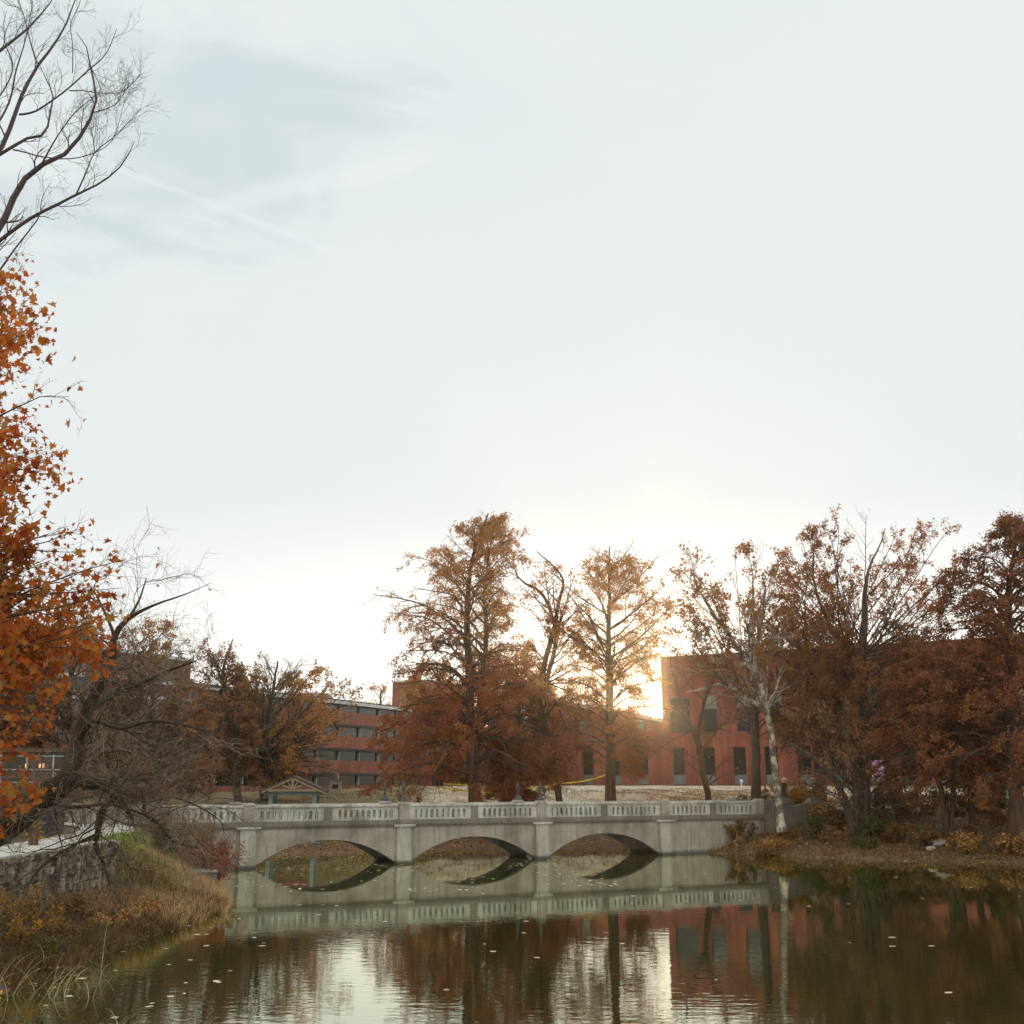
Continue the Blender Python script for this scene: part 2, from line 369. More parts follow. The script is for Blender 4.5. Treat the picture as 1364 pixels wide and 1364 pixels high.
def resample(pts, K, wob=0.0, sm=True):
    """polyline of (x,y,z[,r]) -> K points, smoothed"""
    p = np.array(pts, float)
    if sm and len(p) > 2:
        q = [p[0]]
        for i in range(len(p) - 1):
            a = p[max(i - 1, 0)]; b = p[i]; c = p[i + 1]; d = p[min(i + 2, len(p) - 1)]
            for t in (.25, .5, .75, 1.):
                q.append(.5 * (2 * b + (c - a) * t + (2 * a - 5 * b + 4 * c - d) * t * t + (3 * b - a - 3 * c + d) * t ** 3))
        p = np.array(q)
    dd = np.r_[0, np.cumsum(np.linalg.norm(np.diff(p[:, :3], axis=0), axis=1))]
    t = np.linspace(0, dd[-1], K)
    out = np.stack([np.interp(t, dd, p[:, j]) for j in range(p.shape[1])], 1)
    if wob:
        w = rng.normal(0, wob, (K, 3)); w[0] = 0; out[:, :3] += w
    return out
def along(P, t):
    """points and tangents at t (N,k) on P (N,K,3)"""
    K = P.shape[1]; x = t * (K - 1); i = np.clip(x.astype(int), 0, K - 2); f = (x - i)[..., None]
    n = np.arange(P.shape[0])[:, None]
    a = P[n, i]; b = P[n, i + 1]
    return a + (b - a) * f, nrm(b - a), i, f[..., 0]
def sprout(P, Rr, k, t0, t1, spread, Lf, K=5, up=.0, wander=.25, rr=.6, rmin=.004, lmin=0, taper=.25, droop=0., shrink=.5, flat=0.):
    """k children on every parent; Lf: length in metres (scalar or per parent)"""
    N_ = P.shape[0]
    t = t0 + (t1 - t0) * (np.arange(k)[None] + rng.random((N_, k))) / k
    p, T, i, f = along(P, t)
    n = np.arange(N_)[:, None]
    r0 = (Rr[n, i] * (1 - f) + Rr[n, i + 1] * f) * rr
    rnd = rng.normal(size=p.shape); rnd[..., 2] *= (1 - flat)
    perp = nrm(rnd - T * (rnd * T).sum(-1, keepdims=True))
    sp = spread * (.7 + .6 * rng.random(t.shape))[..., None]
    d = nrm(T * np.cos(sp) + perp * np.sin(sp) + np.array([0, 0, up]))
    Lf = np.broadcast_to(np.asarray(Lf, float).reshape(-1, 1) if np.ndim(Lf) else Lf, t.shape)
    ln = Lf * (.55 + .9 * rng.random(t.shape)) * (1 - shrink * (t - t0) / max(t1 - t0, 1e-6))
    ln = np.maximum(ln, lmin)
    p = p.reshape(-1, 3); d = d.reshape(-1, 3); ln = ln.ravel(); r0 = np.maximum(r0.ravel(), rmin)
    Q = np.empty((len(p), K, 3)); Q[:, 0] = p
    for j in range(1, K):
        d = nrm(d + rng.normal(0, wander, d.shape) + np.array([0, 0, up * .3 - droop]))
        Q[:, j] = Q[:, j - 1] + d * (ln / (K - 1))[:, None]
    Rq = r0[:, None] * np.linspace(1, taper, K)[None]
    return Q, Rq
def leaf_pts(P, per, t0=.15, spread=.1, sag=0.):
    t = t0 + (1 - t0) * rng.random((P.shape[0], per))
    p, T, _, _ = along(P, t)
    p = p + rng.normal(0, spread, p.shape); p[..., 2] -= sag * rng.random(t.shape)
    return p.reshape(-1, 3)
def clumps(p, scale, thr, seed=0):
    """keep mask: holes through the crown"""
    r = np.random.default_rng(seed); v = 0
    for _ in range(7):
        k = nrm(r.normal(size=3)) * scale * (.6 + 1.3 * r.random()); v = v + np.sin(p @ k + r.random() * 7)
    return v / 7 ** .5 > thr
T_KITE = np.array([(0, 0, 0), (.5, .36, .08), (1, 0, 0), (.5, -.36, .08)])
T_NEEDLE = np.array([(0, 0, 0), (.55, .13, .02), (1, 0, 0), (.55, -.13, .02)])
T_MAPLE = np.array([(-.35, 0, .1), (.06, -.10, 0), (.08, -.26, .08), (-.04, -.42, .22), (.3, -.30, .12), (.46, -.50, .26), (.56, -.22, .10), (.72, -.2, .1), (.95, 0, .02), (.7, .2, .1), (.56, .24, .14), (.5, .54, .34), (.3, .32, .18), (-.02, .46, .28), (.08, .26, .12), (.06, .10, 0)])
def leaves(p, size, tmpl, down=0., var=.35, horiz=0., axis=None, jit=1.):
    n = len(p)
    a = rng.normal(size=(n, 3)) * jit; a[:, 2] -= down
    if axis is not None: a += axis
    a[:, 2] *= (1 - horiz); a = nrm(a)
    b = nrm(np.cross(a, rng.normal(size=(n, 3)) + (np.array([0, 0, 3.]) if horiz > .5 else 0) * 0)); c = np.cross(a, b)
    if horiz > .5:
        c = nrm(np.array([0, 0, 1.]) + rng.normal(0, .35, (n, 3))); b = nrm(np.cross(c, a)); a = np.cross(b, c)
    s = size * (1 + var * (rng.random(n) * 2 - 1))[:, None, None]
    V = p[:, None] + s * (a[:, None] * tmpl[None, :, :1] + b[:, None] * tmpl[None, :, 1:2] + c[:, None] * tmpl[None, :, 2:3])
    k = len(tmpl)
    return V.reshape(-1, 3), np.arange(n * k).reshape(n, k)

# ---------------------------------------------------------------- terrain and pond
bA = Vector(onz(327, 1157)[:2]); bD = Vector(onz(886, 1138)[:2])
b_dir = (bD - bA).normalized(); b_n = Vector((-b_dir.y, b_dir.x)); SP = (bD - bA).length / 3
def bl(s, t=0.0):          # bridge-local -> world xy
    p = bA + b_dir * s + b_n * t
    return (p.x, p.y)
pond = [(-11.2, 15), (-10.9, 22), (-10.7, 28), (-10.6, 33), (-10.4, 38), (-10.3, 42), (-12.0, 47), (-13.6, 53), bl(-1.9, -.6), bl(-1.0, 0), bl(-1.0, 3.4), bl(-.5, 7), bl(4, 8.5), bl(9, 9.5), bl(15, 10), bl(20, 9), bl(26, 6.5),
        bl(28.2, 3.3), bl(28.6, 1), (14.6, 71.6), (20, 67.9), (28, 64.2), (38, 60), (52, 50), (60, 30), (50, 10), (25, 5), (0, 6), (-8, 9)]
pp = np.array(pond); qq = np.roll(pp, -1, 0)
def sdist(x, y):
    dn = .28 * np.sin(x * 1.1 + 2 * np.sin(y * .5)) * np.sin(y * 1.3 + x * .4) + .13 * np.sin(x * 3.1 + y * 2.3) + .1 * np.sin(y * 4.1 - x * 1.7)
    p = np.stack([x, y], -1)[..., None, :]; e = qq - pp; w = p - pp
    t = np.clip((w * e).sum(-1) / (e * e).sum(-1), 0, 1); d = np.linalg.norm(w - e * t[..., None], axis=-1).min(-1)
    c = ((pp[:, 1] <= y[..., None]) != (qq[:, 1] <= y[..., None])) & (x[..., None] < pp[:, 0] + (y[..., None] - pp[:, 1]) * e[:, 0] / np.where(e[:, 1] == 0, 1e-9, e[:, 1]))
    return np.where(c.sum(-1) % 2 == 1, -d, d) + dn
def sst(x, a, b):
    t = np.clip((x - a) / (b - a), 0, 1); return t * t * (3 - 2 * t)
WX = -14.2
def hgt(x, y):
    x = np.asarray(x, float); y = np.asarray(y, float)
    d = sdist(x, y)
    n = .10 * np.sin(x * .9 + 1.3 * np.sin(y * .4)) * np.sin(y * .8 + x * .3) + .05 * np.sin(x * 2.3 + y * 1.1)
    flat_ = 6.5 * (1 - sst(x, 9, 14))
    back = np.minimum(.12 + .045 * np.minimum(d, flat_) + .21 * np.maximum(d - flat_, 0), 2.35) + sst(y, 74, 106) * (1.55 - .55 * sst(-x, 5, 25)) + n * sst(d, 0, 3) * (1 - .6 * sst(y, 90, 105))
    left2 = np.minimum(.1 + .62 * d, 2.26) + n * .4 * sst(d, 0, 2) * (1 - sst(d, 3, 4))
    left1 = np.where(x > WX, np.minimum(.12 + .15 * d, .62) + n * .5 * sst(d, 0, 2), 2.26)
    left = left1 + (left2 - left1) * sst(y, 41.0, 42.6)
    front = np.minimum(.1 + .5 * d, 2.8)
    wl = sst(-x, 7, 9) * (1 - sst(y, 61, 66)) * sst(y, 12, 16)
    wf = 1 - sst(y, 12, 16)
    h = back * (1 - wl) * (1 - wf) + left * wl * (1 - wf) + front * wf
    far = sst(y, 250, 700) * 14 + sst(np.abs(x), 250, 700) * 10
    return np.where(d > 0, h + far * (d > 0), np.maximum(d * .5, -1.5))
def gz(x, y): return float(hgt(np.array([x]), np.array([y]))[0])
def axis_lines(lo, hi, near_lo, near_hi, step, extra=()):
    a = list(np.arange(near_lo, near_hi + 1e-6, step)); s = step; v = near_hi
    while v < hi: s *= 1.22; v += s; a.append(v)
    s = step; v = near_lo
    while v > lo: s *= 1.22; v -= s; a.append(v)
    return np.array(sorted(set([round(q, 4) for q in a] + list(extra))))
gx = axis_lines(-900, 900, -40, 48, .5, (WX - .05, WX - .35)); gy = axis_lines(-60, 1300, 4, 112, .5, (41.2, 41.8))
X, Y = np.meshgrid(gx, gy); H = hgt(X, Y)
V = np.stack([X, Y, H], -1).reshape(-1, 3); nx, ny = len(gx), len(gy)
i = np.arange(ny - 1)[:, None] * nx + np.arange(nx - 1)[None]
Fc = np.stack([i, i + 1, i + nx + 1, i + nx], -1).reshape(-1, 4)

m_ground = bpy.data.materials.new('ground_cover'); m_ground.use_nodes = True
t = m_ground.node_tree; b = t.nodes['Principled BSDF']; b.inputs['Roughness'].default_value = .95
def gnode(ty, **k):
    n = t.nodes.new(ty)
    for a, v in k.items(): setattr(n, a, v)
    return n
tcn = gnode('ShaderNodeTexCoord')
def gnoise(s, d=8, r=.6):
    n = gnode('ShaderNodeTexNoise'); n.inputs['Scale'].default_value = s; n.inputs['Detail'].default_value = d; n.inputs['Roughness'].default_value = r
    t.links.new(tcn.outputs['Object'], n.inputs[0]); return n.outputs[0]
def gramp(x, *st):
    r = gnode('ShaderNodeValToRGB'); cr = r.color_ramp
    while len(cr.elements) < len(st): cr.elements.new(.5)
    for e, (p, c) in zip(cr.elements, st): e.position = p; e.color = (*c, 1)
    t.links.new(x, r.inputs[0]); return r.outputs[0]
def gmix(f, a, b_):
    x = gnode('ShaderNodeMix', data_type='RGBA'); t.links.new(f, x.inputs[0]); t.links.new(a, x.inputs[6]); t.links.new(b_, x.inputs[7]); return x.outputs[2]
lawn = gramp(gnoise(1.6), (.3, (.10, .095, .035)), (.5, (.17, .13, .055)), (.7, (.20, .13, .07)))
litter = gramp(gnoise(5.5), (.3, (.055, .036, .02)), (.5, (.12, .07, .034)), (.68, (.21, .14, .07)))
sand = gramp(gnoise(.8), (.3, (.24, .18, .12)), (.5, (.40, .32, .23)), (.7, (.50, .43, .33)))
at1 = gnode('ShaderNodeAttribute', attribute_name='zone'); sxn = gnode('ShaderNodeSeparateXYZ'); t.links.new(at1.outputs['Vector'], sxn.inputs[0])
def gthr(x, w=.18):
    a = gnode('ShaderNodeMath', operation='ADD'); t.links.new(x, a.inputs[0]); s = gnode('ShaderNodeMath', operation='MULTIPLY_ADD')
    t.links.new(gnoise(.7), s.inputs[0]); s.inputs[1].default_value = .9; s.inputs[2].default_value = -.45; t.links.new(s.outputs[0], a.inputs[1])
    r = gnode('ShaderNodeMapRange'); t.links.new(a.outputs[0], r.inputs[0]); r.inputs[1].default_value = .5 - w; r.inputs[2].default_value = .5 + w; return r.outputs[0]
col = gmix(gthr(sxn.outputs[0]), lawn, litter); col = gmix(gthr(sxn.outputs[1]), col, sand)
t.links.new(col, b.inputs['Base Color'])
bp = gnode('ShaderNodeBump'); bp.inputs['Distance'].default_value = .08; t.links.new(gnoise(9), bp.inputs['Height']); t.links.new(bp.outputs[0], b.inputs['Normal'])
g = fastmesh('ground', [(V, Fc)], m_ground); tag(g, kind='structure'); smooth(g)
x, y, d = V[:, 0], V[:, 1], sdist(V[:, 0], V[:, 1])
zl = np.clip(1.15 - sst(d, 2.5 + 4 * sst(x, 5, 12), 5 + 8 * sst(x, 5, 12)), 0, 1); zl = np.maximum(zl, sst(x, -9, -4) * (1 - sst(d, 9, 12))); zl = np.maximum(zl, sst(x, 10, 16) * .75 * (1 - sst(y, 84, 92)))
zl = np.maximum(zl, .55 * sst(-x, 16, 20) * (y < 60)); zl = np.where(y > 90, .35, zl)
zs = sst(x, -11, -3) * sst(y, 82, 87) * (1 - sst(y, 160, 200)) * (1 - sst(x, 34, 50) * .6)
at_ = g.data.attributes.new('zone', 'FLOAT_VECTOR', 'POINT')
at_.data.foreach_set('vector', np.stack([zl, zs, zs * 0], -1).astype(np.float32).ravel())

# pond water
m_water = bpy.data.materials.new('pond_water'); m_water.use_nodes = True
t = m_water.node_tree; t.nodes.remove(t.nodes['Principled BSDF'])
def wt(ty, **k):
    n = t.nodes.new(ty)
    for a, v in k.items(): setattr(n, a, v)
    return n
tcn = wt('ShaderNodeTexCoord')
def wnoise(scale, st, det=3):
    mp = wt('ShaderNodeMapping'); t.links.new(tcn.outputs['Object'], mp.inputs[0]); mp.inputs['Scale'].default_value = st
    n = wt('ShaderNodeTexNoise'); n.inputs['Scale'].default_value = scale; n.inputs['Detail'].default_value = det; t.links.new(mp.outputs[0], n.inputs[0]); return n.outputs[0]
geo = wt('ShaderNodeSeparateXYZ'); t.links.new(tcn.outputs['Object'], geo.inputs[0])
calm = wt('ShaderNodeMapRange'); t.links.new(geo.outputs[1], calm.inputs[0]); calm.inputs[1].default_value = 44; calm.inputs[2].default_value = 30; calm.inputs[3].default_value = .16; calm.inputs[4].default_value = 1.0
bp1 = wt('ShaderNodeBump'); bp1.inputs['Distance'].default_value = .0034; t.links.new(wnoise(3.2, (.45, 1.25, 1), 2), bp1.inputs['Height']); t.links.new(calm.outputs[0], bp1.inputs['Strength'])
bp2 = wt('ShaderNodeBump'); bp2.inputs['Distance'].default_value = .005; t.links.new(wnoise(.7, (.6, 1.2, 1), 2), bp2.inputs['Height']); bp2.inputs['Strength'].default_value = .35
t.links.new(bp1.outputs[0], bp2.inputs['Normal'])
fr = wt('ShaderNodeFresnel'); fr.inputs[0].default_value = 1.38; t.links.new(bp2.outputs[0], fr.inputs['Normal'])
pw = wt('ShaderNodeMath', operation='POWER'); t.links.new(fr.outputs[0], pw.inputs[0]); pw.inputs[1].default_value = .43
df = wt('ShaderNodeBsdfDiffuse'); df.inputs[0].default_value = (.026, .032, .008, 1)
gl = wt('ShaderNodeBsdfGlossy'); gl.inputs['Roughness'].default_value = .03; gl.inputs[0].default_value = (.98, 1, .84, 1); t.links.new(bp2.outputs[0], gl.inputs['Normal'])
mx = wt('ShaderNodeMixShader'); t.links.new(pw.outputs[0], mx.inputs[0]); t.links.new(df.outputs[0], mx.inputs[1]); t.links.new(gl.outputs[0], mx.inputs[2])
t.links.new(mx.outputs[0], t.nodes['Material Output'].inputs[0])
w = MB().add([(-30, -2, 0), (75, -2, 0), (75, 95, 0), (-30, 95, 0)], [(0, 1, 2, 3)]).build('pond_water', m_water); tag(w, kind='structure')

def ribbon(pts, wd, z_off, name, mat, K=60, thick=None):
    p = resample([(a, b_, 0) for a, b_ in pts], K); T = nrm(np.gradient(p[:, :2], axis=0)); Nn = np.stack([-T[:, 1], T[:, 0]], 1)
    cols = []
    for s in (-1, -.33, .33, 1):
        q = p[:, :2] + Nn * s * wd / 2; z = hgt(q[:, 0], q[:, 1]); cols.append(np.c_[q, z])
    cols = np.stack(cols, 1); cols[:, :, 2] += z_off
    V = cols.reshape(-1, 3); i = np.arange(K - 1)[:, None] * 4 + np.arange(3)[None]
    Fc = np.stack([i, i + 4, i + 5, i + 1], -1).reshape(-1, 4)
    return tag(fastmesh(name, [(V, Fc)], mat), kind='structure')

ribbon([(-15.7, 16), (-15.7, 30), (-15.75, 39), (-16.3, 45), (-17.6, 51), (-20.5, 57.0), (-25, 60)], 2.3, .06, 'path', m_path)
px_ = lambda a, b_, Yy: at(a, b_, Yy)[:2]
ribbon([bl(36.5, 1.6), bl(39, 2.2), px_(1150, 1080, 80), px_(1240, 1071, 86), px_(1330, 1064, 93), px_(1450, 1060, 98)], 1.5, .05, 'footpath', m_path)
ribbon([px_(760, 1050, 98), px_(900, 1050, 100), px_(1050, 1050, 98), px_(1250, 1050, 93), px_(1450, 1050, 86)], 4.2, .05, 'service_road', M('dusty_road', (.42, .37, .30), .95, (.34, .28, .21), 1.2))

HAZE = .0003
if HAZE:
    m_haze = bpy.data.materials.new('haze_air'); m_haze.use_nodes = True; t = m_haze.node_tree; t.nodes.remove(t.nodes['Principled BSDF'])
    pv = t.nodes.new('ShaderNodeVolumePrincipled'); pv.inputs['Density'].default_value = HAZE; pv.inputs['Color'].default_value = (.95, .93, .9, 1); pv.inputs['Anisotropy'].default_value = .88
    t.links.new(pv.outputs[0], t.nodes['Material Output'].inputs['Volume'])
    hz = MB().box(-1000, 1000, -120, 1400, -3, 26).build('haze', m_haze); tag(hz, kind='stuff')
    hz.visible_shadow = True

# ---------------------------------------------------------------- bridge
rz = math.atan2(b_dir.y, b_dir.x)
BW = 3.1
br = thing('arched_bridge', 'weathered pale concrete footbridge with three low arches and pierced parapets crossing the pond', 'bridge', (bA.x, bA.y, 0), rz)
Zc, Zo1, Zo0, Zl1, Zl0, Zt = 3.0, 2.86, 2.40, 2.32, 1.96, 3.14
S0, S1 = -8.4, 33.6
def spandrel(y0, y1):
    m = MB()
    S = [S0, -.05]; lo = [-1.0, -1.0]
    m.strip([S0, .42], [-1, -1], [Zl0, Zl0], y0, y1)
    for k in range(3):
        a = k * SP + .42; c = (k + 1) * SP - .42
        n = 28; s = [a + (c - a) * j / n for j in range(n + 1)]
        low = [.06 + 1.27 * (1 - abs(2 * j / n - 1) ** 2.15) for j in range(n + 1)]
        m.strip(s, low, [Zl0] * (n + 1), y0, y1)
        if k < 2: m.strip([c, c + .84], [-1, -1], [Zl0, Zl0], y0, y1)
    m.strip([3 * SP - .42, S1 + 1], [-1, -1], [Zl0, Zl0], y0, y1)
    # raised arch ring
    return m
spandrel(0, .35).build('spandrel_wall', m_conc, br)
spandrel(BW - .35, BW).build('spandrel_wall', m_conc, br)
for sgn, y0, y1 in ((0, -.03, .0), ):
    for k in range(3):
        a = k * SP + .42; c = (k + 1) * SP - .42; n = 28
        s = [a + (c - a) * j / n for j in range(n + 1)]
        low = [.06 + 1.27 * (1 - abs(2 * j / n - 1) ** 2.15) for j in range(n + 1)]
        MB().strip(s, low, [v + .10 for v in low], -.03, -.002).build('arch_moulding', m_conc, br)
MB().box(S0, S1, .35, BW - .35, 1.75, 2.2).build('deck', m_conc_dark, br)
for s_ in (3.2, 5.0): pass
led = MB().frustum((S0, S1 + .2, -.10, .42, Zl0), (S0, S1 + .2, -.16, .42, Zl0 + .12)).box(S0, S1 + .2, -.16, .42, Zl0 + .12, Zl1)
led.build('ledge', m_conc_dark, br, .02)
MB().box(S0, S1 + .2, BW - .42, BW + .14, Zl0, Zl1).build('ledge', m_conc_dark, br, .02)
post_s = [-8.1] + [k * SP for k in range(4)] + [S1 - .35]
for k in range(4):
    s = k * SP
    m = MB().frustum((s - .44, s + .40, -.42, .0, -1), (s - .40, s + .42, -.14, .0, Zl0))
    m.build('pier', m_pier, br, .02)
    MB().box(s - .47, s + .43, -.46, -.0, -1, .13).build('pier_footing', m_conc_dark, br, .02)
    MB().frustum((s - .52, s + .55, -.16, 0, Zl0 - .06), (s - .62, s + .66, -.24, 0, Zl0 + .0)).box(s - .62, s + .66, -.24, .0, Zl0 + .0, Zl0 + .1).build('corbel', m_conc_rail, br)
    MB().box(s - .42, s + .42, BW, BW + .3, -1, Zl0).build('pier', m_conc, br, .02)
def post(s, y, w=.30, top=Zt + .1):
    return (MB().box(s - w, s + w, y - w * .8, y + w * .8, Zl1, top - .1).frustum((s - w - .04, s + w + .04, y - w * .8 - .04, y + w * .8 + .04, top - .1), (s - w + .06, s + w - .06, y - w * .8 + .06, y + w * .8 - .06, top + .03))
            .box(s - w + .10, s + w - .10, y - w * .8 - .02, y + w * .8 + .02, Zl1 + .1, top - .22))
def panel(a, c, y, thick=.09, first=0):
    """pierced parapet panel with arched openings"""
    m = MB(); Ln = c - a
    e = .26
    n = max(2, int(round((Ln - 2 * e) / .32))); p = (Ln - 2 * e) / n; ow = .185
    y0, y1 = y - thick, y + thick
    m.box(a, c, y0, y1, Zl1, Zo0).box(a, c, y0, y1, Zo1, Zc)
    m.box(a, a + e + (p - ow) / 2, y0, y1, Zo0, Zo1)
    for j in range(n):
        o0 = a + e + j * p + (p - ow) / 2; o1 = o0 + ow
        nx_ = o1 + (p - ow) if j < n - 1 else c
        m.box(o1, nx_, y0, y1, Zo0, Zo1)
        S = [o0 + ow * q / 8 for q in range(9)]; r = ow / 2
        m.strip(S, [Zo1 - r + math.sqrt(max(r * r - (x_ - o0 - r) ** 2, 0)) for x_ in S], [Zo1] * 9, y0, y1)
    return m
for y in (.08, BW - .08):
    for j, s in enumerate(post_s): post(s, y).build('post', m_conc, br, .015)
    for j in range(len(post_s) - 1):
        a, c = post_s[j] + .30, post_s[j + 1] - .30; mid = (a + c) / 2
        MB().box(mid - .22, mid + .22, y - .14, y + .14, Zl1, Zc).build('post', m_conc_dark, br, .01)
        panel(a, mid - .22, y).build('parapet_panel', m_conc_rail, br); panel(mid + .22, c, y).build('parapet_panel', m_conc_rail, br)
        MB().box(a, c, y - .17, y + .17, Zc, Zt).build('cap_rail', m_conc_rail, br, .03)
# end walls east of the bridge
for y in (.08, BW - .08):
    e = S1 + .0
    MB().box(e - .05, e + .65, y - .32, y + .3, .4, Zt + .05).build('end_post', m_conc_dark, br, .02)
    m = MB(); n = 16; S = [e + .65 + 3.0 * j / n for j in range(n + 1)]
    m.strip(S, [.6] * (n + 1), [2.95 - .16 * math.sin(math.pi * j / n) for j in range(n + 1)], y - .22, y + .22).build('end_wall', m_conc_dark, br, .01)
    m = MB().box(e + .95, e + 3.35, y - .26, y - .221, 1.35, 1.5).build('end_wall_moulding', m_conc_dark, br)
    MB().box(e + 3.65, e + 4.95, y - .40, y + .34, .4, 2.95).frustum((e + 3.65, e + 4.95, y - .40, y + .34, 2.95), (e + 3.95, e + 4.65, y - .2, y + .2, 3.28)).build('end_post', m_conc_dark, br, .02)
# lamps on the posts
def lamp_a():
    t_ = thing('lamp_standard', None, 'lamp post')
    MB().frustum((-.2, .2, -.2, .2, 0), (-.15, .15, -.15, .15, .16)).lathe([(.14, .16), (.10, .22), (.12, .26), (.06, .32), (.05, .55), (.07, .58), (.05, .62)], n=12).build('base', m_verdigris, t_)
    f = MB().lathe([(.05, .62), (.10, .66), (.115, .72), (.10, .86), (.07, .93), (.08, .95), (.03, 1.02), (.02, 1.1)], n=10).build('lantern', m_verdigris, t_)
    return t_
def lamp_b():
    t_ = thing('lantern_post', None, 'lamp post')
    MB().lathe([(.24, 0), (.22, .06), (.12, .14), (.08, .25), (.065, .9), (.10, .94), (.06, .98)], n=14).build('pole', m_black, t_)
    g_ = MB().frustum((-.11, .11, -.11, .11, .98), (-.17, .17, -.17, .17, 1.2)).build('lantern', m_lantern, t_)
    MB().frustum((-.2, .2, -.2, .2, 1.2), (-.05, .05, -.05, .05, 1.32)).lathe([(.03, 1.32), (.045, 1.37), (.01, 1.42)], n=8).build('lantern_cap', m_lantern, t_)
    return t_
la = lamp_a(); lb = lamp_b()
for i, (src, s, y, z, lab) in enumerate((
    (la, SP, .08, 3.27, 'dark iron lamp stub on the near parapet post over the second pier'),
    (la, SP, BW - .08, 3.27, 'dark iron lamp stub on the far parapet behind the second pier, leftmost on the bridge'),
    (la, 2 * SP, .08, 3.27, 'dark iron lamp stub on the near parapet post over the third pier'),
    (la, 2 * SP, BW - .08, 3.27, 'dark iron lamp stub on the far parapet behind the third pier'),
    (lb, S1 + 4.3, .05, 3.28, 'black lamp post with tan lantern on the bridge end block by the thick dark trunk'),
    (lb, S1 + 4.3, BW - .1, 3.28, 'black lamp post with tan lantern standing free over the far end wall of the bridge'))):
    o = src if i in (0, 4) else copy_tree(src)
    a, c = bl(s, y); o.location = (a, c, z); o.rotation_euler = (0, 0, rz); tag(o, lab, 'lamp post', 'lamps along the bridge parapets')

# concrete outlet box on the left shore
p = onz(287, 1196); q = thing('outlet_box', 'small dark concrete outlet box at the water edge below the red bush', 'culvert', (p[0] - .75, p[1] + .6, 0), R(18))
MB().box(-.4, .6, .0, 1.6, -.6, .85).build('box_body', m_conc_dark, q, .03)
MB().box(-.46, .66, -.06, 1.7, .85, .93).build('lid', m_conc_dark, q, .02)
MB().box(-.25, .45, -.03, -.002, -.4, .62).build('opening_shade', m_dark, q)  # solid dark plate; the shade inside the hole is put in as colour

# ---------------------------------------------------------------- buildings
def facade(u0, u1, z0, z1, holes, depth=.28):
    """wall front in the plane y=0 with real openings and reveals; holes: (a,b,c,d)"""
    us = sorted({u0, u1, *[h[0] for h in holes], *[h[1] for h in holes]}); zs = sorted({z0, z1, *[h[2] for h in holes], *[h[3] for h in holes]})
    m = MB()
    for i in range(len(us) - 1):
        for j in range(len(zs) - 1):
            uc = (us[i] + us[i + 1]) / 2; zc = (zs[j] + zs[j + 1]) / 2
            if any(h[0] < uc < h[1] and h[2] < zc < h[3] for h in holes): continue
            m.add([(us[i], 0, zs[j]), (us[i + 1], 0, zs[j]), (us[i + 1], 0, zs[j + 1]), (us[i], 0, zs[j + 1])], [(0, 1, 2, 3)])
    for a, b_, c, d_ in holes:
        m.add([(a, 0, c), (a, depth, c), (a, depth, d_), (a, 0, d_), (b_, 0, c), (b_, depth, c), (b_, depth, d_), (b_, 0, d_)],
              [(0, 1, 2, 3), (4, 7, 6, 5), (0, 4, 5, 1), (3, 2, 6, 7)])
    return m
def glass_mat(name, c, rough=.12):
    m = M(name, c, rough, tuple(v * 1.5 for v in c), .6); m.node_tree.nodes['Principled BSDF'].inputs['Specular IOR Level'].default_value = .9; return m
m_glass = glass_mat('dark_window_glass', (.014, .014, .012), .18); m_glass_l = glass_mat('pale_reflection_glass', (.15, .165, .14), .3)  # paler glass colour stands in for the reflection on upper windows
def window(par, a, b_, c, d_, mid=None, low=0, glass=None, frame=None, depth=.2, nm='window'):
    f = MB(); w_ = .07
    f.box(a, a + w_, depth - .05, depth + .04, c, d_).box(b_ - w_, b_, depth - .05, depth + .04, c, d_).box(a + w_, b_ - w_, depth - .05, depth + .04, d_ - w_, d_).box(a + w_, b_ - w_, depth - .05, depth + .04, c, c + w_)
    if mid: f.box(a + w_, b_ - w_, depth - .05, depth + .04, mid - .04, mid + .04)
    fo = f.build(nm, frame or m_frame_d, par)
    if mid:
        MB().box(a + .02, b_ - .02, depth + .045, depth + .07, c + low, mid).build('pane', m_glass, fo); MB().box(a + .02, b_ - .02, depth + .045, depth + .07, mid + .002, d_).build('pane', glass or m_glass, fo)
    else: MB().box(a + .02, b_ - .02, depth + .045, depth + .07, c + low, d_).build('pane', glass or m_glass, fo)
    if low: MB().box(a + .02, b_ - .02, depth + .02, depth + .12, c + .01, c + low).build('sill_panel', m_panel, fo)
    return fo
# main brick building on the right (museum-like)
c0 = at(880, 877, 115); c1_ = at(1320, 851, 98.7)
bd = Vector((c1_[0] - c0[0], c1_[1] - c0[1])).normalized(); ang = math.atan2(bd.y, bd.x); HT = (c0[2] + c1_[2]) / 2
mus = thing('brick_hall', 'large red brick hall with tall narrow windows behind the right-hand trees', 'building', (c0[0], c0[1], 0), ang)
LW = 66; B0 = 3.0
holes = []; wins = []
for k in range(20):
    a = .9 + k * 3.15
    holes.append((a, a + 1.35, 4.0, 7.6)); wins.append((a, a + 1.35, 4.0, 7.6, None, .95))
for k in range(18):
    a = 4.6 + k * 3.15
    if k == 0: a = 4.3
    holes.append((a, a + 1.5, 9.0, 12.7)); wins.append((a, a + 1.5, 9.0, 12.7, 11.3, 0))
holes.append((.7, 3.0, 9.0, 12.5)); wins.append((.7, 3.0, 9.0, 12.5, 11.2, 0))
facade(0, LW, B0, HT, holes).build('wall', m_brick, mus)
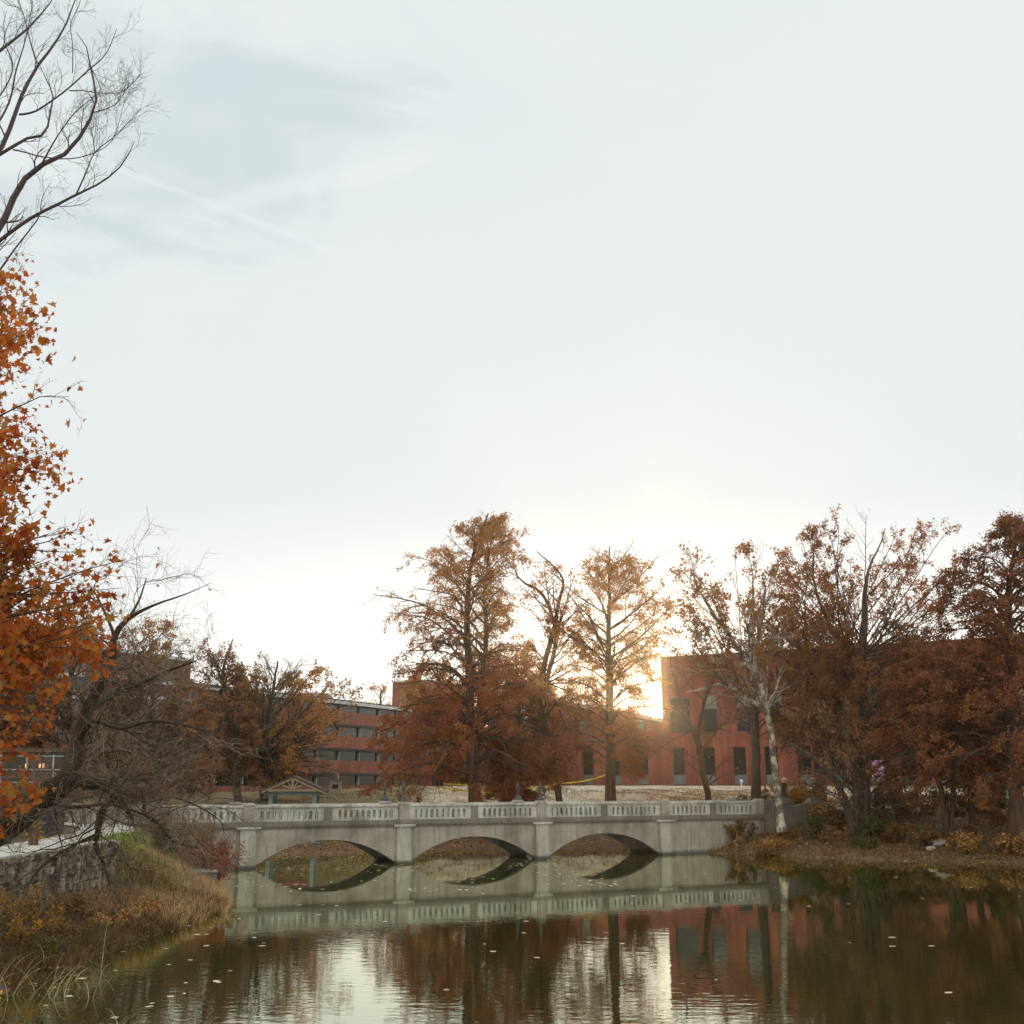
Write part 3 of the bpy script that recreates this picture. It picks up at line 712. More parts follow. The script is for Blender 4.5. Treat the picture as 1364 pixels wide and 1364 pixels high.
MB().add([(0, 0, B0), (0, 30, B0), (0, 30, HT), (0, 0, HT)], [(0, 3, 2, 1)]).add([(LW, 0, B0), (LW, 30, B0), (LW, 30, HT), (LW, 0, HT)], [(0, 1, 2, 3)]).add([(0, 30, B0), (LW, 30, B0), (LW, 30, HT), (0, 30, HT)], [(0, 1, 2, 3)]).build('wall', m_brick, mus)
MB().add([(0, 0, HT - .3), (LW, 0, HT - .3), (LW, 30, HT - .3), (0, 30, HT - .3)], [(0, 1, 2, 3)]).build('roof', m_roofgrey, mus)
MB().box(-.06, LW, -.08, .3, HT, HT + .14).build('coping', m_brick3, mus)
MB().box(0, LW, -.07, -.003, 8.35, 8.55).build('string_course', m_brick, mus)
MB().box(3.8, LW, -.05, -.003, 12.85, 12.97).build('string_course', m_brick3, mus)
MB().box(-16, LW, -.4, -.1, 3.2, 3.98).build('plinth', m_conc_dark, mus)
for k, (a, b_, c, d_, mid, low) in enumerate(wins): window(mus, a, b_, c, d_, mid, low, m_glass_l if (c > 8 and k % 5 != 3) else m_glass)
# pink flowered panel in one of the ground-floor windows
# lower wing left of the hall
wing = thing('brick_wing', 'lower red brick wing joining the hall left of the sun gap', 'building', (c0[0], c0[1], 0), ang)
hw = [(-9.2 + k * 3.1, -7.9 + k * 3.1, 4.0, 7.4) for k in range(3)]
facade(-15.5, -.003, B0, 8.45, hw).build('wall', m_brick, wing)
for a, b_, c, d_ in hw: window(wing, a, b_, c, d_, None, .95)
MB().strip([-15.5, -.01], [8.45, 8.45], [13.0, at(880, 962, 115)[2] - .15], .25, .6).build('upper_wall', m_brick, wing)
MB().strip([-15.5, -.01], [13.0, at(880, 962, 115)[2] - .15], [13.15, at(880, 962, 115)[2]], .1, 14).build('roof', m_brick3, wing)
MB().box(-15.5, -.01, .02, .25, 8.45, 8.6).build('string_course', m_brick3, wing)
MB().box(-15.5, -15.2, .3, 14, B0, 8.45).build('wall', m_brick, wing)
for k, u in enumerate((-9.6, -3.2)):
    window(wing, u, u + 1.1, 9.2, 10.5, None, 0, m_glass_l, None, .12)
# pink panel standing in front of the hall
sx_ = Vector(at(1165, 1023, 103)[:2])
t_ = (sx_ - Vector(c0[:2])).dot(bd)
pan = thing('flowered_banner', 'pink and purple flowered banner on the brick hall beside the pale trunk', 'banner', (c0[0] + bd.x * t_, c0[1] + bd.y * t_, 0), ang)
m_pink = M('pink_flower_print', (.50, .20, .36), .7, (.24, .08, .26), 3.5, third=(.72, .52, .62), tscale=5, tlo=.5, thi=.56)
MB().box(-.55, .55, -.16, -.13, 4.3, 6.2).build('printed_sheet', m_pink, pan)
MB().box(-.6, .6, -.17, -.10, 6.2, 6.27).box(-.6, .6, -.17, -.10, 4.23, 4.3).build('frame', m_frame_d, pan)

# banded brick block with ribbon windows, left of centre
g0 = Vector(at(437, 932, 128)[:2]); gz_top = at(437, 932, 128)[2]; VPX = ray(1390, 1040); gd = Vector((VPX[0], 1)).normalized(); gang = math.atan2(gd.y, gd.x)
gar = thing('banded_brick_block', 'four storey brick block with dark ribbon windows and white mullions left of the rusty cypress', 'building', (g0.x, g0.y, 0), gang)
A0, A1 = -36.0, 22.0; FH = 2.73
zb = 3.0
levels = [zb + .9 + k * FH for k in range(4)]
m = MB().box(A0, A1, 0, 12, zb - .5, levels[0])
m.build('brick_band', m_brick2, gar)
for k in range(4):
    z0 = levels[k]; z1 = z0 + 1.35
    zt = (levels[k + 1]) if k < 3 else gz_top - .35
    MB().box(A0, A1, 0, 12, z1, zt).build('brick_band', m_brick2, gar)
    MB().box(A0 + .2, A1 - .2, .55, 11, z0, z1).build('window_ribbon', m_glass, gar)
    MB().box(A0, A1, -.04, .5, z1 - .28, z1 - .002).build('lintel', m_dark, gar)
    u = A0 + .4
    while u < A1 - .2: MB().box(u - .08, u + .08, .30, .54, z0, z1 - .28).build('mullion', m_frame, gar); u += 4.3
MB().box(A0 - .3, A1 + .3, -.35, 12.3, gz_top - .35, gz_top).build('roof', m_roofgrey, gar)
MB().box(2.0, 5.0, 3, 6, gz_top, gz_top + .9).box(2.3, 4.7, 3.2, 5.7, gz_top + .9, gz_top + 1.1).build('roof_unit', m_frame, gar)
MB().box(-35, -22, 1, 11, gz_top, gz_top + 2.2).build('penthouse', m_brick3, gar); MB().box(-35.2, -21.8, .8, 11.2, gz_top + 2.2, gz_top + 2.5).build('penthouse_roof', m_roofgrey, gar)
# brick tower beyond it
def simple_block(name, label, px0, px1, pyt, Yd, depth, mat, floors, base=3.0, rot=0, cat='building', glass=None):
    a = at(px0, pyt, Yd); b_ = at(px1, pyt, Yd); Wd = b_[0] - a[0]; H_ = a[2]
    t_ = thing(name, label, cat, (a[0], Yd, 0), rot)
    hs = []
    n = max(1, int(Wd / 3.4)); st = (H_ - base) / floors
    for f in range(floors):
        for k in range(n):
            u = (k + .5) * Wd / n; hs.append((u - .65, u + .65, base + f * st + .9, base + f * st + min(2.4, st - .5)))
    facade(0, Wd, base, H_, hs).build('wall', mat, t_)
    MB().add([(0, 0, base), (0, depth, base), (0, depth, H_), (0, 0, H_)], [(0, 3, 2, 1)]).add([(Wd, 0, base), (Wd, depth, base), (Wd, depth, H_), (Wd, 0, H_)], [(0, 1, 2, 3)]).add([(0, depth, base), (Wd, depth, base), (Wd, depth, H_), (0, depth, H_)], [(0, 1, 2, 3)]).build('wall', mat, t_)
    MB().box(-.1, Wd + .1, -.1, depth, H_, H_ + .25).build('roof', m_roofgrey if mat is not m_brick else m_brick3, t_)
    for h in hs: window(t_, *h, None, 0, glass)
    return t_
simple_block('brick_tower', 'plain red brick tower block rising behind the left cypress', 523, 600, 909, 152, 14, m_brick2, 4, rot=R(-6))
simple_block('brick_lodge', 'low dark brick building behind the cypress trunks', 560, 800, 985, 122, 10, m_brick, 2, base=2.6)
simple_block('brown_brick_house', 'brown brick house hidden behind the far left trees', -60, 232, 930, 92, 10, m_brick3, 4, base=2.2, rot=R(4))

# ---------------------------------------------------------------- pavilion, small things
def pavilion():
    Yp = 76.0; a = at(391, 1033, Yp); zE = at(391, 1053, Yp)[2]
    t_ = thing('gabled_pavilion', 'small open timber pavilion with steep shingled gable beyond the left arch', 'pavilion', (a[0], Yp, 0), R(6))
    g0_ = gz(a[0], Yp) - .3; zr = a[2]; hw_ = 2.15; dp = 3.4
    zP = zE - .30
    for x_ in (-1.42, 1.42):
        for y_ in (.15, dp - .15): MB().box(x_ - .12, x_ + .12, y_ - .12, y_ + .12, g0_, zP).build('post', m_steelpost, t_)
    MB().box(-1.75, 1.75, .02, .28, zP, zP + .22).build('tie_beam', m_steelpost, t_)
    MB().box(-1.75, 1.75, dp - .28, dp - .02, zP, zP + .22).build('tie_beam', m_steelpost, t_)
    sl = (zr - zE) / hw_
    for s in (-1, 1):
        MB().add([(0, -.5, zr), (s * hw_, -.5, zE), (s * hw_, dp + .5, zE), (0, dp + .5, zr), (0, -.5, zr - .12), (s * hw_, -.5, zE - .12), (s * hw_, dp + .5, zE - .12), (0, dp + .5, zr - .12)],
                 [(0, 1, 2, 3), (7, 6, 5, 4), (0, 4, 5, 1), (1, 5, 6, 2), (2, 6, 7, 3), (3, 7, 4, 0)]).build('roof_slope', m_shingle, t_)
        MB().bar((0, -.44, zr - .20), (s * (hw_ - .15), -.44, zE - .13), .08, .11).build('rafter', m_wood, t_)
        MB().bar((0, -.40, zP + .42), (s * .62, -.40, zr - .62), .09, .10).build('truss_strut', m_wood, t_)
        MB().bar((s * .05, -.40, zP + .42), (s * .3, -.40, zr - .42), .07, .08).build('truss_strut', m_wood, t_)
    MB().box(-1.55, 1.55, -.48, -.34, zP + .24, zP + .38).build('truss_chord', m_wood, t_)
    MB().box(-.07, .07, -.47, -.35, zP + .38, zr - .2).build('king_post', m_wood, t_)
    MB().box(-1.9, 1.9, -.3, dp + .3, g0_ - .1, g0_ + .38).build('slab', m_conc_dark, t_)
pavilion()
p = at(447, 1053, 96); t_ = thing('brick_grill', 'short tan masonry grill with darker cap on the lawn by the banded brick block', 'grill', (p[0], p[1], gz(p[0], p[1]) - .1))
MB().box(-.45, .45, -.3, .3, 0, 1.15).build('body', m_tan, t_, .02); MB().box(-.5, .5, -.35, .35, 1.15, 1.3).build('cap', m_conc_dark, t_, .02); MB().box(-.25, .25, -.31, -.301, .5, .85).build('firebox', m_dark, t_); MB().box(-.2, .2, -.15, .15, 1.3, 1.75).build('chimney', m_brick3, t_)

def tape(a, b_, sag, name, label):
    a = Vector(a); b_ = Vector(b_); n = 26; V = []; Fs = []
    for i in range(n + 1):
        f = i / n; p_ = a.lerp(b_, f); p_.z -= sag * 4 * f * (1 - f) - .02 * math.sin(i * 1.9)
        tw = .035 * math.sin(i * .8) + .0
        V += [(p_.x, p_.y + tw, p_.z - .045), (p_.x, p_.y - tw, p_.z + .045)]
    for i in range(n): Fs.append((2 * i, 2 * i + 2, 2 * i + 3, 2 * i + 1))
    tag(MB().add(V, Fs).build(name, m_tape), label, 'caution tape', 'yellow tape strung between the trunks')
tape(at(590, 1044, 81), at(629, 1045, 80.5), .02, 'caution_tape', 'level yellow caution tape running left from the biggest cypress trunk')
tape(at(586, 1048, 81), at(655, 1056, 80.5), .1, 'caution_tape', 'slack yellow caution tape drooping just below the level one')
tape(at(702, 1050, 80), at(745, 1043, 80.5), .03, 'caution_tape', 'yellow caution tape left of the middle trunk')
tape(at(745, 1043, 80.5), at(812, 1030, 80), .18, 'caution_tape', 'yellow caution tape rising to the tall cypress nearest the sun')
for px1, Yd, lab in ((758, 92, 'small white utility marker left of the tall cypress'), (776, 93, 'small white utility marker just left of the tall cypress trunk, the second one'), (988, 100, 'tiny white utility marker at the foot of the brick hall')):
    p = at(px1, 1053, Yd); t_ = thing('utility_marker', lab, 'marker post', (p[0], p[1], gz(p[0], p[1])), 0, 'white markers on the bare ground')
    MB().lathe([(.05, -.1), (.05, .45), (.05, .5)], n=8).build('stake', m_white, t_); MB().lathe([(.10, .5), (.14, .6), (.11, .74), (.04, .8)], n=10).build('head', m_white, t_)

# left side: iron fence, rails, stone wall
def fence(pts, hgt_, name, label, step=.13, mat=m_black):
    t_ = thing(name, label, 'fence', (pts[0][0], pts[0][1], 0)); ox, oy = pts[0][0], pts[0][1]
    pk = MB(); rl = MB(); ps = resample([(a, b_, 0) for a, b_ in pts], 200); ln = np.r_[0, np.cumsum(np.linalg.norm(np.diff(ps[:, :2], axis=0), axis=1))]
    for d_ in np.arange(0, ln[-1], step):
        x_ = np.interp(d_, ln, ps[:, 0]) - ox; y_ = np.interp(d_, ln, ps[:, 1]) - oy
        pk.box(x_ - .009, x_ + .009, y_ - .009, y_ + .009, 2.3, 2.28 + hgt_)
    pk.build('pickets', mat, t_)
    q = np.arange(0, ln[-1], 1.0)
    for zz in (.15, hgt_ - .12):
        for j in range(len(q) - 1):
            A = (np.interp(q[j], ln, ps[:, 0]) - ox, np.interp(q[j], ln, ps[:, 1]) - oy, 2.28 + zz); B = (np.interp(q[j + 1], ln, ps[:, 0]) - ox, np.interp(q[j + 1], ln, ps[:, 1]) - oy, 2.28 + zz)
            rl.bar(A, B, .03)
    rl.build('rails', mat, t_)
    for d_ in np.arange(0, ln[-1], 2.4):
        x_ = np.interp(d_, ln, ps[:, 0]) - ox; y_ = np.interp(d_, ln, ps[:, 1]) - oy
        MB().box(x_ - .035, x_ + .035, y_ - .035, y_ + .035, 2.2, 2.34 + hgt_).build('post', mat, t_)
fence([(-17.2, 26), (-17.25, 34), (-17.3, 40), (-17.9, 45), (-19.0, 49.5), (-21.2, 53.5)], 1.05, 'iron_fence', 'black iron picket fence along the pale path behind the stone wall')
pst = thing('brick_gate_post', 'short post wrapped in orange ivy standing at the edge of the path', 'post', (*at(44, 1126, 39)[:2], 2.25))
MB().box(-.12, .12, -.12, .12, 0, 1.1).frustum((-.15, .15, -.15, .15, 1.1), (-.05, .05, -.05, .05, 1.22)).build('shaft', m_bark_g, pst)
fastmesh('ivy', [leaves(np.c_[rng.normal(0, .16, (260, 2)), rng.random(260) * 1.5 - .1], .09, T_KITE)], l_yel, pst)

# tubular steel railing of the terrace behind the left trees
rt = thing('steel_railing', 'pale steel pipe railing of the terrace at the left edge', 'railing', (at(-40, 1040, 60)[0], 60, 0), R(5))
for zz in (at(0, 1007, 60)[2], at(0, 1025, 60)[2], at(0, 1042, 60)[2]):
    MB().bar((0, 0, zz), (4.6, 0, zz), .04).build('rail', m_frame, rt)
for k in range(4): MB().bar((k * 1.33 + .3, 0, 2.0), (k * 1.33 + .1, 0, at(0, 1005, 60)[2]), .06).build('post', m_frame, rt)
m_lit = bpy.data.materials.new('lit_lamp_glass'); m_lit.use_nodes = True; bb = m_lit.node_tree.nodes['Principled BSDF']
bb.inputs['Emission Color'].default_value = (1, .5, .2, 1); bb.inputs['Emission Strength'].default_value = .9; bb.inputs['Base Color'].default_value = (.8, .5, .3, 1)
for k, (a, lab) in enumerate(((35, 'small glowing wall lamp at far left, leftmost of three'), (53, 'small glowing wall lamp at far left, middle of three'), (58, 'small glowing wall lamp at far left, rightmost of three'))):
    p = at(a, 1020, 61.2); t_ = thing('wall_lamp', lab, 'lamp', p, 0, 'glowing lamps behind the left trees')
    MB().lathe([(.03, -.12), (.05, -.1), (.06, .1), (.03, .13)], n=8).build('glass', m_lit, t_); MB().lathe([(.07, .13), (.02, .18)], n=8).build('cap', m_black, t_)
dk = thing('concrete_terrace', 'dark concrete terrace wall behind the left trees', 'wall', (at(-40, 1040, 62)[0] - 3, 62, 0), R(4))
MB().box(0, 7.6, 0, .4, 1.8, 5.9).build('wall', M('dark_terrace_concrete', (.035, .03, .026), .9, (.06, .05, .04), 2), dk); MB().box(-.1, 7.7, -.1, .6, 5.9, 6.1).build('coping', m_bark_g, dk)  # near-black concrete tone over the whole wall
hr = thing('pipe_handrail', 'thin pale pipe handrail leading to the left end of the bridge', 'handrail', (-23.5, 57.0, 0), R(8))
MB().bar((0, 0, 3.15), (5.4, 0, 3.15), .05).build('rail', m_frame, hr); MB().bar((0, 0, 2.75), (5.4, 0, 2.75), .035).build('rail', m_frame, hr)
for k in range(4): MB().bar((k * 1.75 + .05, 0, 2.2), (k * 1.75 + .05, 0, 3.14), .05).build('post', m_frame, hr)

# stone retaining wall: individual rough blocks in one wall mesh
def stonewall(y0, y1, zt):
    m = MB(); z = .1; r = rng
    while z < zt - .05:
        h = .15 + .16 * r.random(); h = min(h, zt - z) if zt - z > .1 else zt - z
        y = y0 - r.random() * .3
        while y < y1:
            l = .22 + .42 * r.random(); pr = .16 * r.random(); j = lambda s=.02: (r.random() - .5) * 2 * s
            x1 = WX + .12 + pr; x0 = WX - .32
            V = [(x0, y, z), (x1 + j(.03), y + j(), z + j()), (x1 + j(.03), y + l + j(), z + j()), (x0, y + l, z), (x0, y, z + h), (x1 + j(.03), y + j(), z + h + j()), (x1 + j(.03), y + l + j(), z + h + j()), (x0, y + l, z + h)]
            m.add(V, [(0, 3, 2, 1), (4, 5, 6, 7), (0, 1, 5, 4), (1, 2, 6, 5), (2, 3, 7, 6), (3, 0, 4, 7)]); y += l + .012
        z += h + .01
    return m
sw = thing('stone_retaining_wall', 'rough limestone retaining wall holding up the pale path on the left', 'wall', (0, 0, 0))
stonewall(24, 41.7, 2.3).build('stonework', m_stone, sw, .02)
MB().box(WX - .4, WX + .1, 24, 41.7, 2.29, 2.36).build('coping', m_path, sw, .02)

# ---------------------------------------------------------------- trees
def to3(pts, Yd, ref_w=True):
    out = []
    for q in pts:
        p = at(q[0], q[1], Yd + (q[3] if len(q) > 3 else 0)); out.append((*p, q[2] * Yd / F / 2))
    return out
def finish_tree(name, label, cat, base, wood, twood, leafblocks, bark, leafm, group=None, twigm=None):
    b0 = np.array(base, float); t_ = thing(name, label, cat, tuple(b0), 0, group)
    o = fastmesh('trunk' if cat not in ('shrub', 'sapling') else 'stems', [(V - b0, Fc) for V, Fc in wood + (twood if not twigm else [])], bark, t_); smooth(o)
    if twood and twigm: smooth(fastmesh('twigs', [(V - b0, Fc) for V, Fc in twood], twigm, t_))
    if leafblocks: fastmesh('crown', [(V - b0, Fc) for V, Fc in leafblocks], leafm, t_)
    return t_

def envelope_tree(name, label, trunks, prof, Yd, nl, bark, leafm, rise=(.1, .9), per=7, size=.2, tm=T_KITE, thr=-.2, subs=8, twigs=5, down=.2,
                  dens=None, cat='tree', group=None, droop=0., flat=0., seed=1, limb_r=.085, z_up=None, depth_k=1., sag=0.0, cl=1.1, leafm2=None, split=None, wander=.2, tl=.75, tip=.4, zspread=1.):
    """trunks: px polylines (x,y,width[,dy]); prof: (y,xl,xr) crown outline in px, at the tree's own distance Yd"""
    global rng
    rng = np.random.default_rng(seed)
    wood = []; twood = []
    Tr = []
    for tp in trunks:
        q = resample(to3(tp, Yd), 26); q[1:, :3] += rng.normal(0, .03, (25, 3)); Tr.append(q)
        q2 = q.copy(); q2[0, 3] *= 1.35; q2[1, 3] *= 1.1
        wood.append(tubes(q2[None, :, :3], q2[None, :, 3], 10))
    zs = np.array([at(682, p_[0], Yd)[2] for p_ in prof]); xl = np.array([at(p_[1], p_[0], Yd)[0] for p_ in prof]); xr = np.array([at(p_[2], p_[0], Yd)[0] for p_ in prof])
    o = np.argsort(zs); zs, xl, xr = zs[o], xl[o], xr[o]
    P = []; Rl = []
    K = 9
    for k in range(nl):
        f = (k + rng.random()) / nl
        if dens is not None: f = float(np.interp(f, dens[0], dens[1]))
        ze = zs[0] + (zs[-1] - zs[0]) * f
        ph = k * 2.39996 + rng.random() * .6
        q = Tr[k % len(Tr)] if len(Tr) > 1 else Tr[0]
        a, c = np.interp(ze, zs, xl), np.interp(ze, zs, xr); ax = np.interp(ze, q[:, 2], q[:, 0]); mid = (a + c) / 2
        rad = (c - a) / 2
        co, si = math.cos(ph), math.sin(ph)
        reach = (c - ax) if co > 0 else (ax - a)
        reach = max(reach, .3) * (.80 + .25 * rng.random())
        end = np.array([ax + co * reach, Yd + si * rad * depth_k * (.8 + .3 * rng.random()), ze])
        rs = rise[0] + (rise[1] - rise[0]) * f
        hd = math.hypot(end[0] - ax, end[1] - Yd)
        z0 = min(ze - rs * hd, q[-1, 2] - .15); z0 = max(z0, q[0, 2] + (q[-1, 2] - q[0, 2]) * .10)
        st = np.array([np.interp(z0, q[:, 2], q[:, 0]), np.interp(z0, q[:, 2], q[:, 1]), z0]); r0 = np.interp(z0, q[:, 2], q[:, 3])
        m1 = st + (end - st) * .45 + np.array([0, 0, (.10 if droop <= 0 else .16) * hd * (1 if rs < .6 else -.3)])
        pl = resample([(*st,), (*m1,), (*end,)], K, .0)
        pl[1:] += np.cumsum(rng.normal(0, .045 * max(hd, 1) * .45, (K - 1, 3)), axis=0) * .5
        P.append(pl); rr0 = min(r0 * .62, limb_r * (.45 + .12 * hd)); Rl.append(np.linspace(rr0, max(rr0 * .22, .012), K))
    P = np.array(P); Rl = np.array(Rl)
    wood.append(tubes(P, Rl, 6))
    LN = np.linalg.norm(P[:, -1] - P[:, 0], axis=1)
    S1_, R1 = sprout(P, Rl, subs, .22, .98, .75, np.clip(LN * .42, .5, 2.6), K=5, up=.08 - droop * .3, wander=wander, rr=.6, rmin=.012, droop=droop * .15, flat=flat)
    wood.append(tubes(S1_, R1, 4))
    S2, R2 = sprout(S1_, R1, twigs, .15, 1.0, .7, tl, K=4, up=.04, wander=wander, rr=.55, rmin=.007, droop=droop * .2, flat=flat)
    twood.append(tubes(S2, R2, 3))
    # leaves
    lp = leaf_pts(S2, per, .1, size * .55, sag); lp = np.concatenate([lp, leaf_pts(S1_, max(1, per // 2), .4, size * .6, sag)])
    keep = clumps(lp, cl, thr, seed)
    if z_up is not None:   # leaf density over height: list of (py, fraction)
        zz = np.array([at(682, a, Yd)[2] for a, _ in z_up]); ff = np.array([b_ for _, b_ in z_up]); oo = np.argsort(zz)
        keep &= rng.random(len(lp)) < np.interp(lp[:, 2], zz[oo], ff[oo])
    lp = lp[keep]
    base = (Tr[0][0, 0], Tr[0][0, 1], Tr[0][0, 2])
    b0 = np.array(base)
    t_ = finish_tree(name, label, cat, base, wood, twood, None, bark, leafm, group)
    if split is not None:
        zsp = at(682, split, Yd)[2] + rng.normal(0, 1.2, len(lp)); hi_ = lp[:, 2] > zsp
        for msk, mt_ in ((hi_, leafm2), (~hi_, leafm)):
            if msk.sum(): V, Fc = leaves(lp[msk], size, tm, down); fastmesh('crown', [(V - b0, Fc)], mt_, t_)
    elif len(lp):
        V, Fc = leaves(lp, size, tm, down); fastmesh('crown', [(V - b0, Fc)], leafm, t_)
    return t_

# the three cypresses over the bridge
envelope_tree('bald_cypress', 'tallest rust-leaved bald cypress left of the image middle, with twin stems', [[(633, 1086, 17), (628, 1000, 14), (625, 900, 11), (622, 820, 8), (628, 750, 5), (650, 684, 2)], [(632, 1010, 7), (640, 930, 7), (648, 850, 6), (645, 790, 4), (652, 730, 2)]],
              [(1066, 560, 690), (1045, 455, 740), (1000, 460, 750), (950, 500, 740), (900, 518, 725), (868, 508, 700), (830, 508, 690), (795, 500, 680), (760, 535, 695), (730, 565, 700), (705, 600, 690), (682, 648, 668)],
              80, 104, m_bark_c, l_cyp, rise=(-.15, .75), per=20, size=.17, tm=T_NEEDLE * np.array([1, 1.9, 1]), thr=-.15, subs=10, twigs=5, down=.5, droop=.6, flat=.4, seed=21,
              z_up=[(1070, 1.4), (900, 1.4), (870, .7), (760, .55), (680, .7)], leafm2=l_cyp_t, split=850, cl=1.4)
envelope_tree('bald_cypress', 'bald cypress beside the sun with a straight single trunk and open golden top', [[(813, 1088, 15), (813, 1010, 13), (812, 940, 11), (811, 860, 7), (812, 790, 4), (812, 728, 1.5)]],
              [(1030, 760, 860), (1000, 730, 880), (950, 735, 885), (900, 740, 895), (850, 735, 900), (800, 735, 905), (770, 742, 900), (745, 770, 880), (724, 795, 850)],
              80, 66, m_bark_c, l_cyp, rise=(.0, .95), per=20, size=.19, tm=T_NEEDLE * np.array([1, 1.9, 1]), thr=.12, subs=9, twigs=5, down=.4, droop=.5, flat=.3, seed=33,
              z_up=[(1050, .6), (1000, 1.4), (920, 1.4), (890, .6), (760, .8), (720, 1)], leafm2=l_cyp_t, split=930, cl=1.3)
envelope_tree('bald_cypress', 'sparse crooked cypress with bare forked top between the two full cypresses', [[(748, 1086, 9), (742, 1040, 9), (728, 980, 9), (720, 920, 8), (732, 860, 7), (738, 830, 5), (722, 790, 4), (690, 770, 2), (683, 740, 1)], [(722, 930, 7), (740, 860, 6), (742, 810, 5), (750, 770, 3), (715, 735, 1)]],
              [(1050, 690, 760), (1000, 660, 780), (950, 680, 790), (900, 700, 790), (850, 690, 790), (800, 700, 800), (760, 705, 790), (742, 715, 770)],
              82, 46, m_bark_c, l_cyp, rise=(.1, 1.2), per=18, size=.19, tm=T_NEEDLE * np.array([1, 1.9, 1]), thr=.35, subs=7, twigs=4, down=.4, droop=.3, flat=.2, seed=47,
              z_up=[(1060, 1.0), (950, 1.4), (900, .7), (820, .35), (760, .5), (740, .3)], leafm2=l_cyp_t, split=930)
envelope_tree('bald_cypress', 'low drooping cypress filling the gap left of the middle trunk', [[(700, 1088, 8), (697, 1030, 7), (694, 980, 5), (690, 905, 2)]],
              [(1068, 655, 745), (1040, 640, 760), (1000, 645, 760), (950, 660, 740), (905, 680, 705)],
              84, 50, m_bark_c, l_cyp, rise=(-.2, .3), per=20, size=.20, tm=T_NEEDLE * np.array([1, 1.9, 1]), thr=-.3, subs=8, twigs=4, down=.6, droop=.8, flat=.4, seed=58)
# small leaning bare tree left of the pale sycamore
envelope_tree('leaning_bare_tree', 'thin dark bare tree leaning left in front of the brick hall', [[(950, 1088, 9), (940, 1050, 8), (932, 1000, 8), (924, 975, 7), (905, 930, 4), (893, 880, 2)], [(928, 985, 6), (940, 930, 4), (950, 900, 3), (922, 850, 1.5)]],
              [(1030, 840, 990), (980, 850, 1000), (930, 870, 990), (880, 885, 960), (840, 890, 930)],
              84, 22, m_bark, l_brown, rise=(.4, 1.2), per=1, size=.16, thr=.9, subs=6, twigs=4, seed=61, limb_r=.07)
# pale sycamore at the bridge end
envelope_tree('pale_sycamore', 'slender white-barked sycamore rising in front of the right bridge end', [[(1042, 1108, 11), (1036, 1060, 9), (1030, 1000, 8), (1022, 950, 8), (1008, 905, 10), (1000, 872, 9), (1001, 830, 5), (1003, 780, 3), (1000, 750, .8)], [(1004, 895, 8), (975, 850, 5), (945, 810, 4), (925, 770, 2)], [(1022, 950, 6), (990, 925, 5), (960, 912, 4), (935, 918, 3), (915, 922, 2)]],
              [(910, 905, 1060), (880, 908, 1060), (840, 908, 1060), (800, 914, 1065), (760, 922, 1050), (735, 950, 1030), (720, 970, 1010)],
              72, 46, m_bark_s, l_syc, rise=(.7, 1.5), per=13, size=.17, thr=.1, subs=8, twigs=5, down=.3, seed=73, z_up=[(960, .3), (900, .5), (860, .8), (760, .8), (710, .6)], limb_r=.06, cl=1.6)
# big sycamore group
envelope_tree('broad_sycamore', 'broadest rust-leaved sycamore with a tall pale trunk in front of the brick hall', [[(1154, 1108, 14), (1152, 1050, 14), (1150, 980, 13), (1150, 900, 12), (1150, 850, 10), (1152, 790, 6), (1160, 750, 3), (1180, 705, 1)], [(1150, 900, 8), (1110, 840, 6), (1085, 780, 3), (1085, 715, 1)]],
              [(1000, 1080, 1230), (960, 1060, 1250), (900, 1040, 1262), (850, 1030, 1275), (800, 1025, 1282), (760, 1030, 1285), (735, 1045, 1270), (715, 1070, 1240), (700, 1090, 1210)],
              76, 90, m_bark_g, l_syc, rise=(.5, 1.4), per=22, size=.135, thr=-.15, limb_r=.055, subs=10, twigs=5, down=.3, seed=85, z_up=[(1010, .5), (960, .9), (880, 1.2), (840, .9), (760, .95), (680, .9)], cl=1.3)
envelope_tree('oak_tree', 'thick dark-trunked tree right behind the bridge end lamps', [[(1093, 1088, 19), (1092, 1030, 16), (1088, 980, 13), (1080, 930, 9), (1075, 870, 5), (1072, 800, 2)]],
              [(1000, 1040, 1140), (950, 1020, 1150), (900, 1015, 1150), (850, 1020, 1140), (800, 1030, 1120), (760, 1050, 1100)],
              82, 50, m_bark, l_syc, rise=(.3, 1.1), per=11, size=.21, thr=-.15, subs=8, twigs=5, down=.3, seed=97, z_up=[(1000, .9), (880, 1.0), (840, .6), (740, .6)])
envelope_tree('oak_tree', 'straight dark-trunked tree between the leaning bare tree and the pale sycamore', [[(1008, 1086, 15), (1007, 1030, 12), (1006, 980, 11), (1004, 920, 9), (1010, 860, 5), (1020, 780, 2)]],
              [(960, 950, 1060), (920, 940, 1070), (880, 945, 1070), (830, 970, 1065), (780, 1000, 1050)],
              84, 30, m_bark_g, l_syc, rise=(.5, 1.2), per=14, size=.19, thr=.25, subs=7, twigs=4, seed=103, z_up=[(960, .7), (880, .8), (800, .7), (770, .5)])
envelope_tree('multi_stem_tree', 'crooked low tree with several mossy stems right of the bridge end block', [[(1140, 1118, 13), (1130, 1080, 11), (1118, 1050, 9), (1095, 1020, 7), (1070, 1000, 5), (1040, 985, 2)], [(1142, 1110, 10), (1140, 1060, 9), (1135, 1010, 7), (1120, 950, 3)], [(1144, 1112, 9), (1155, 1060, 8), (1150, 1010, 6), (1165, 950, 3)]],
              [(1080, 1080, 1230), (1040, 1050, 1240), (1000, 1030, 1230), (960, 1040, 1220), (920, 1060, 1180)],
              73, 44, m_bark_g, l_brown, rise=(.2, .9), per=6, size=.15, thr=.0, subs=8, twigs=5, seed=111, limb_r=.06)
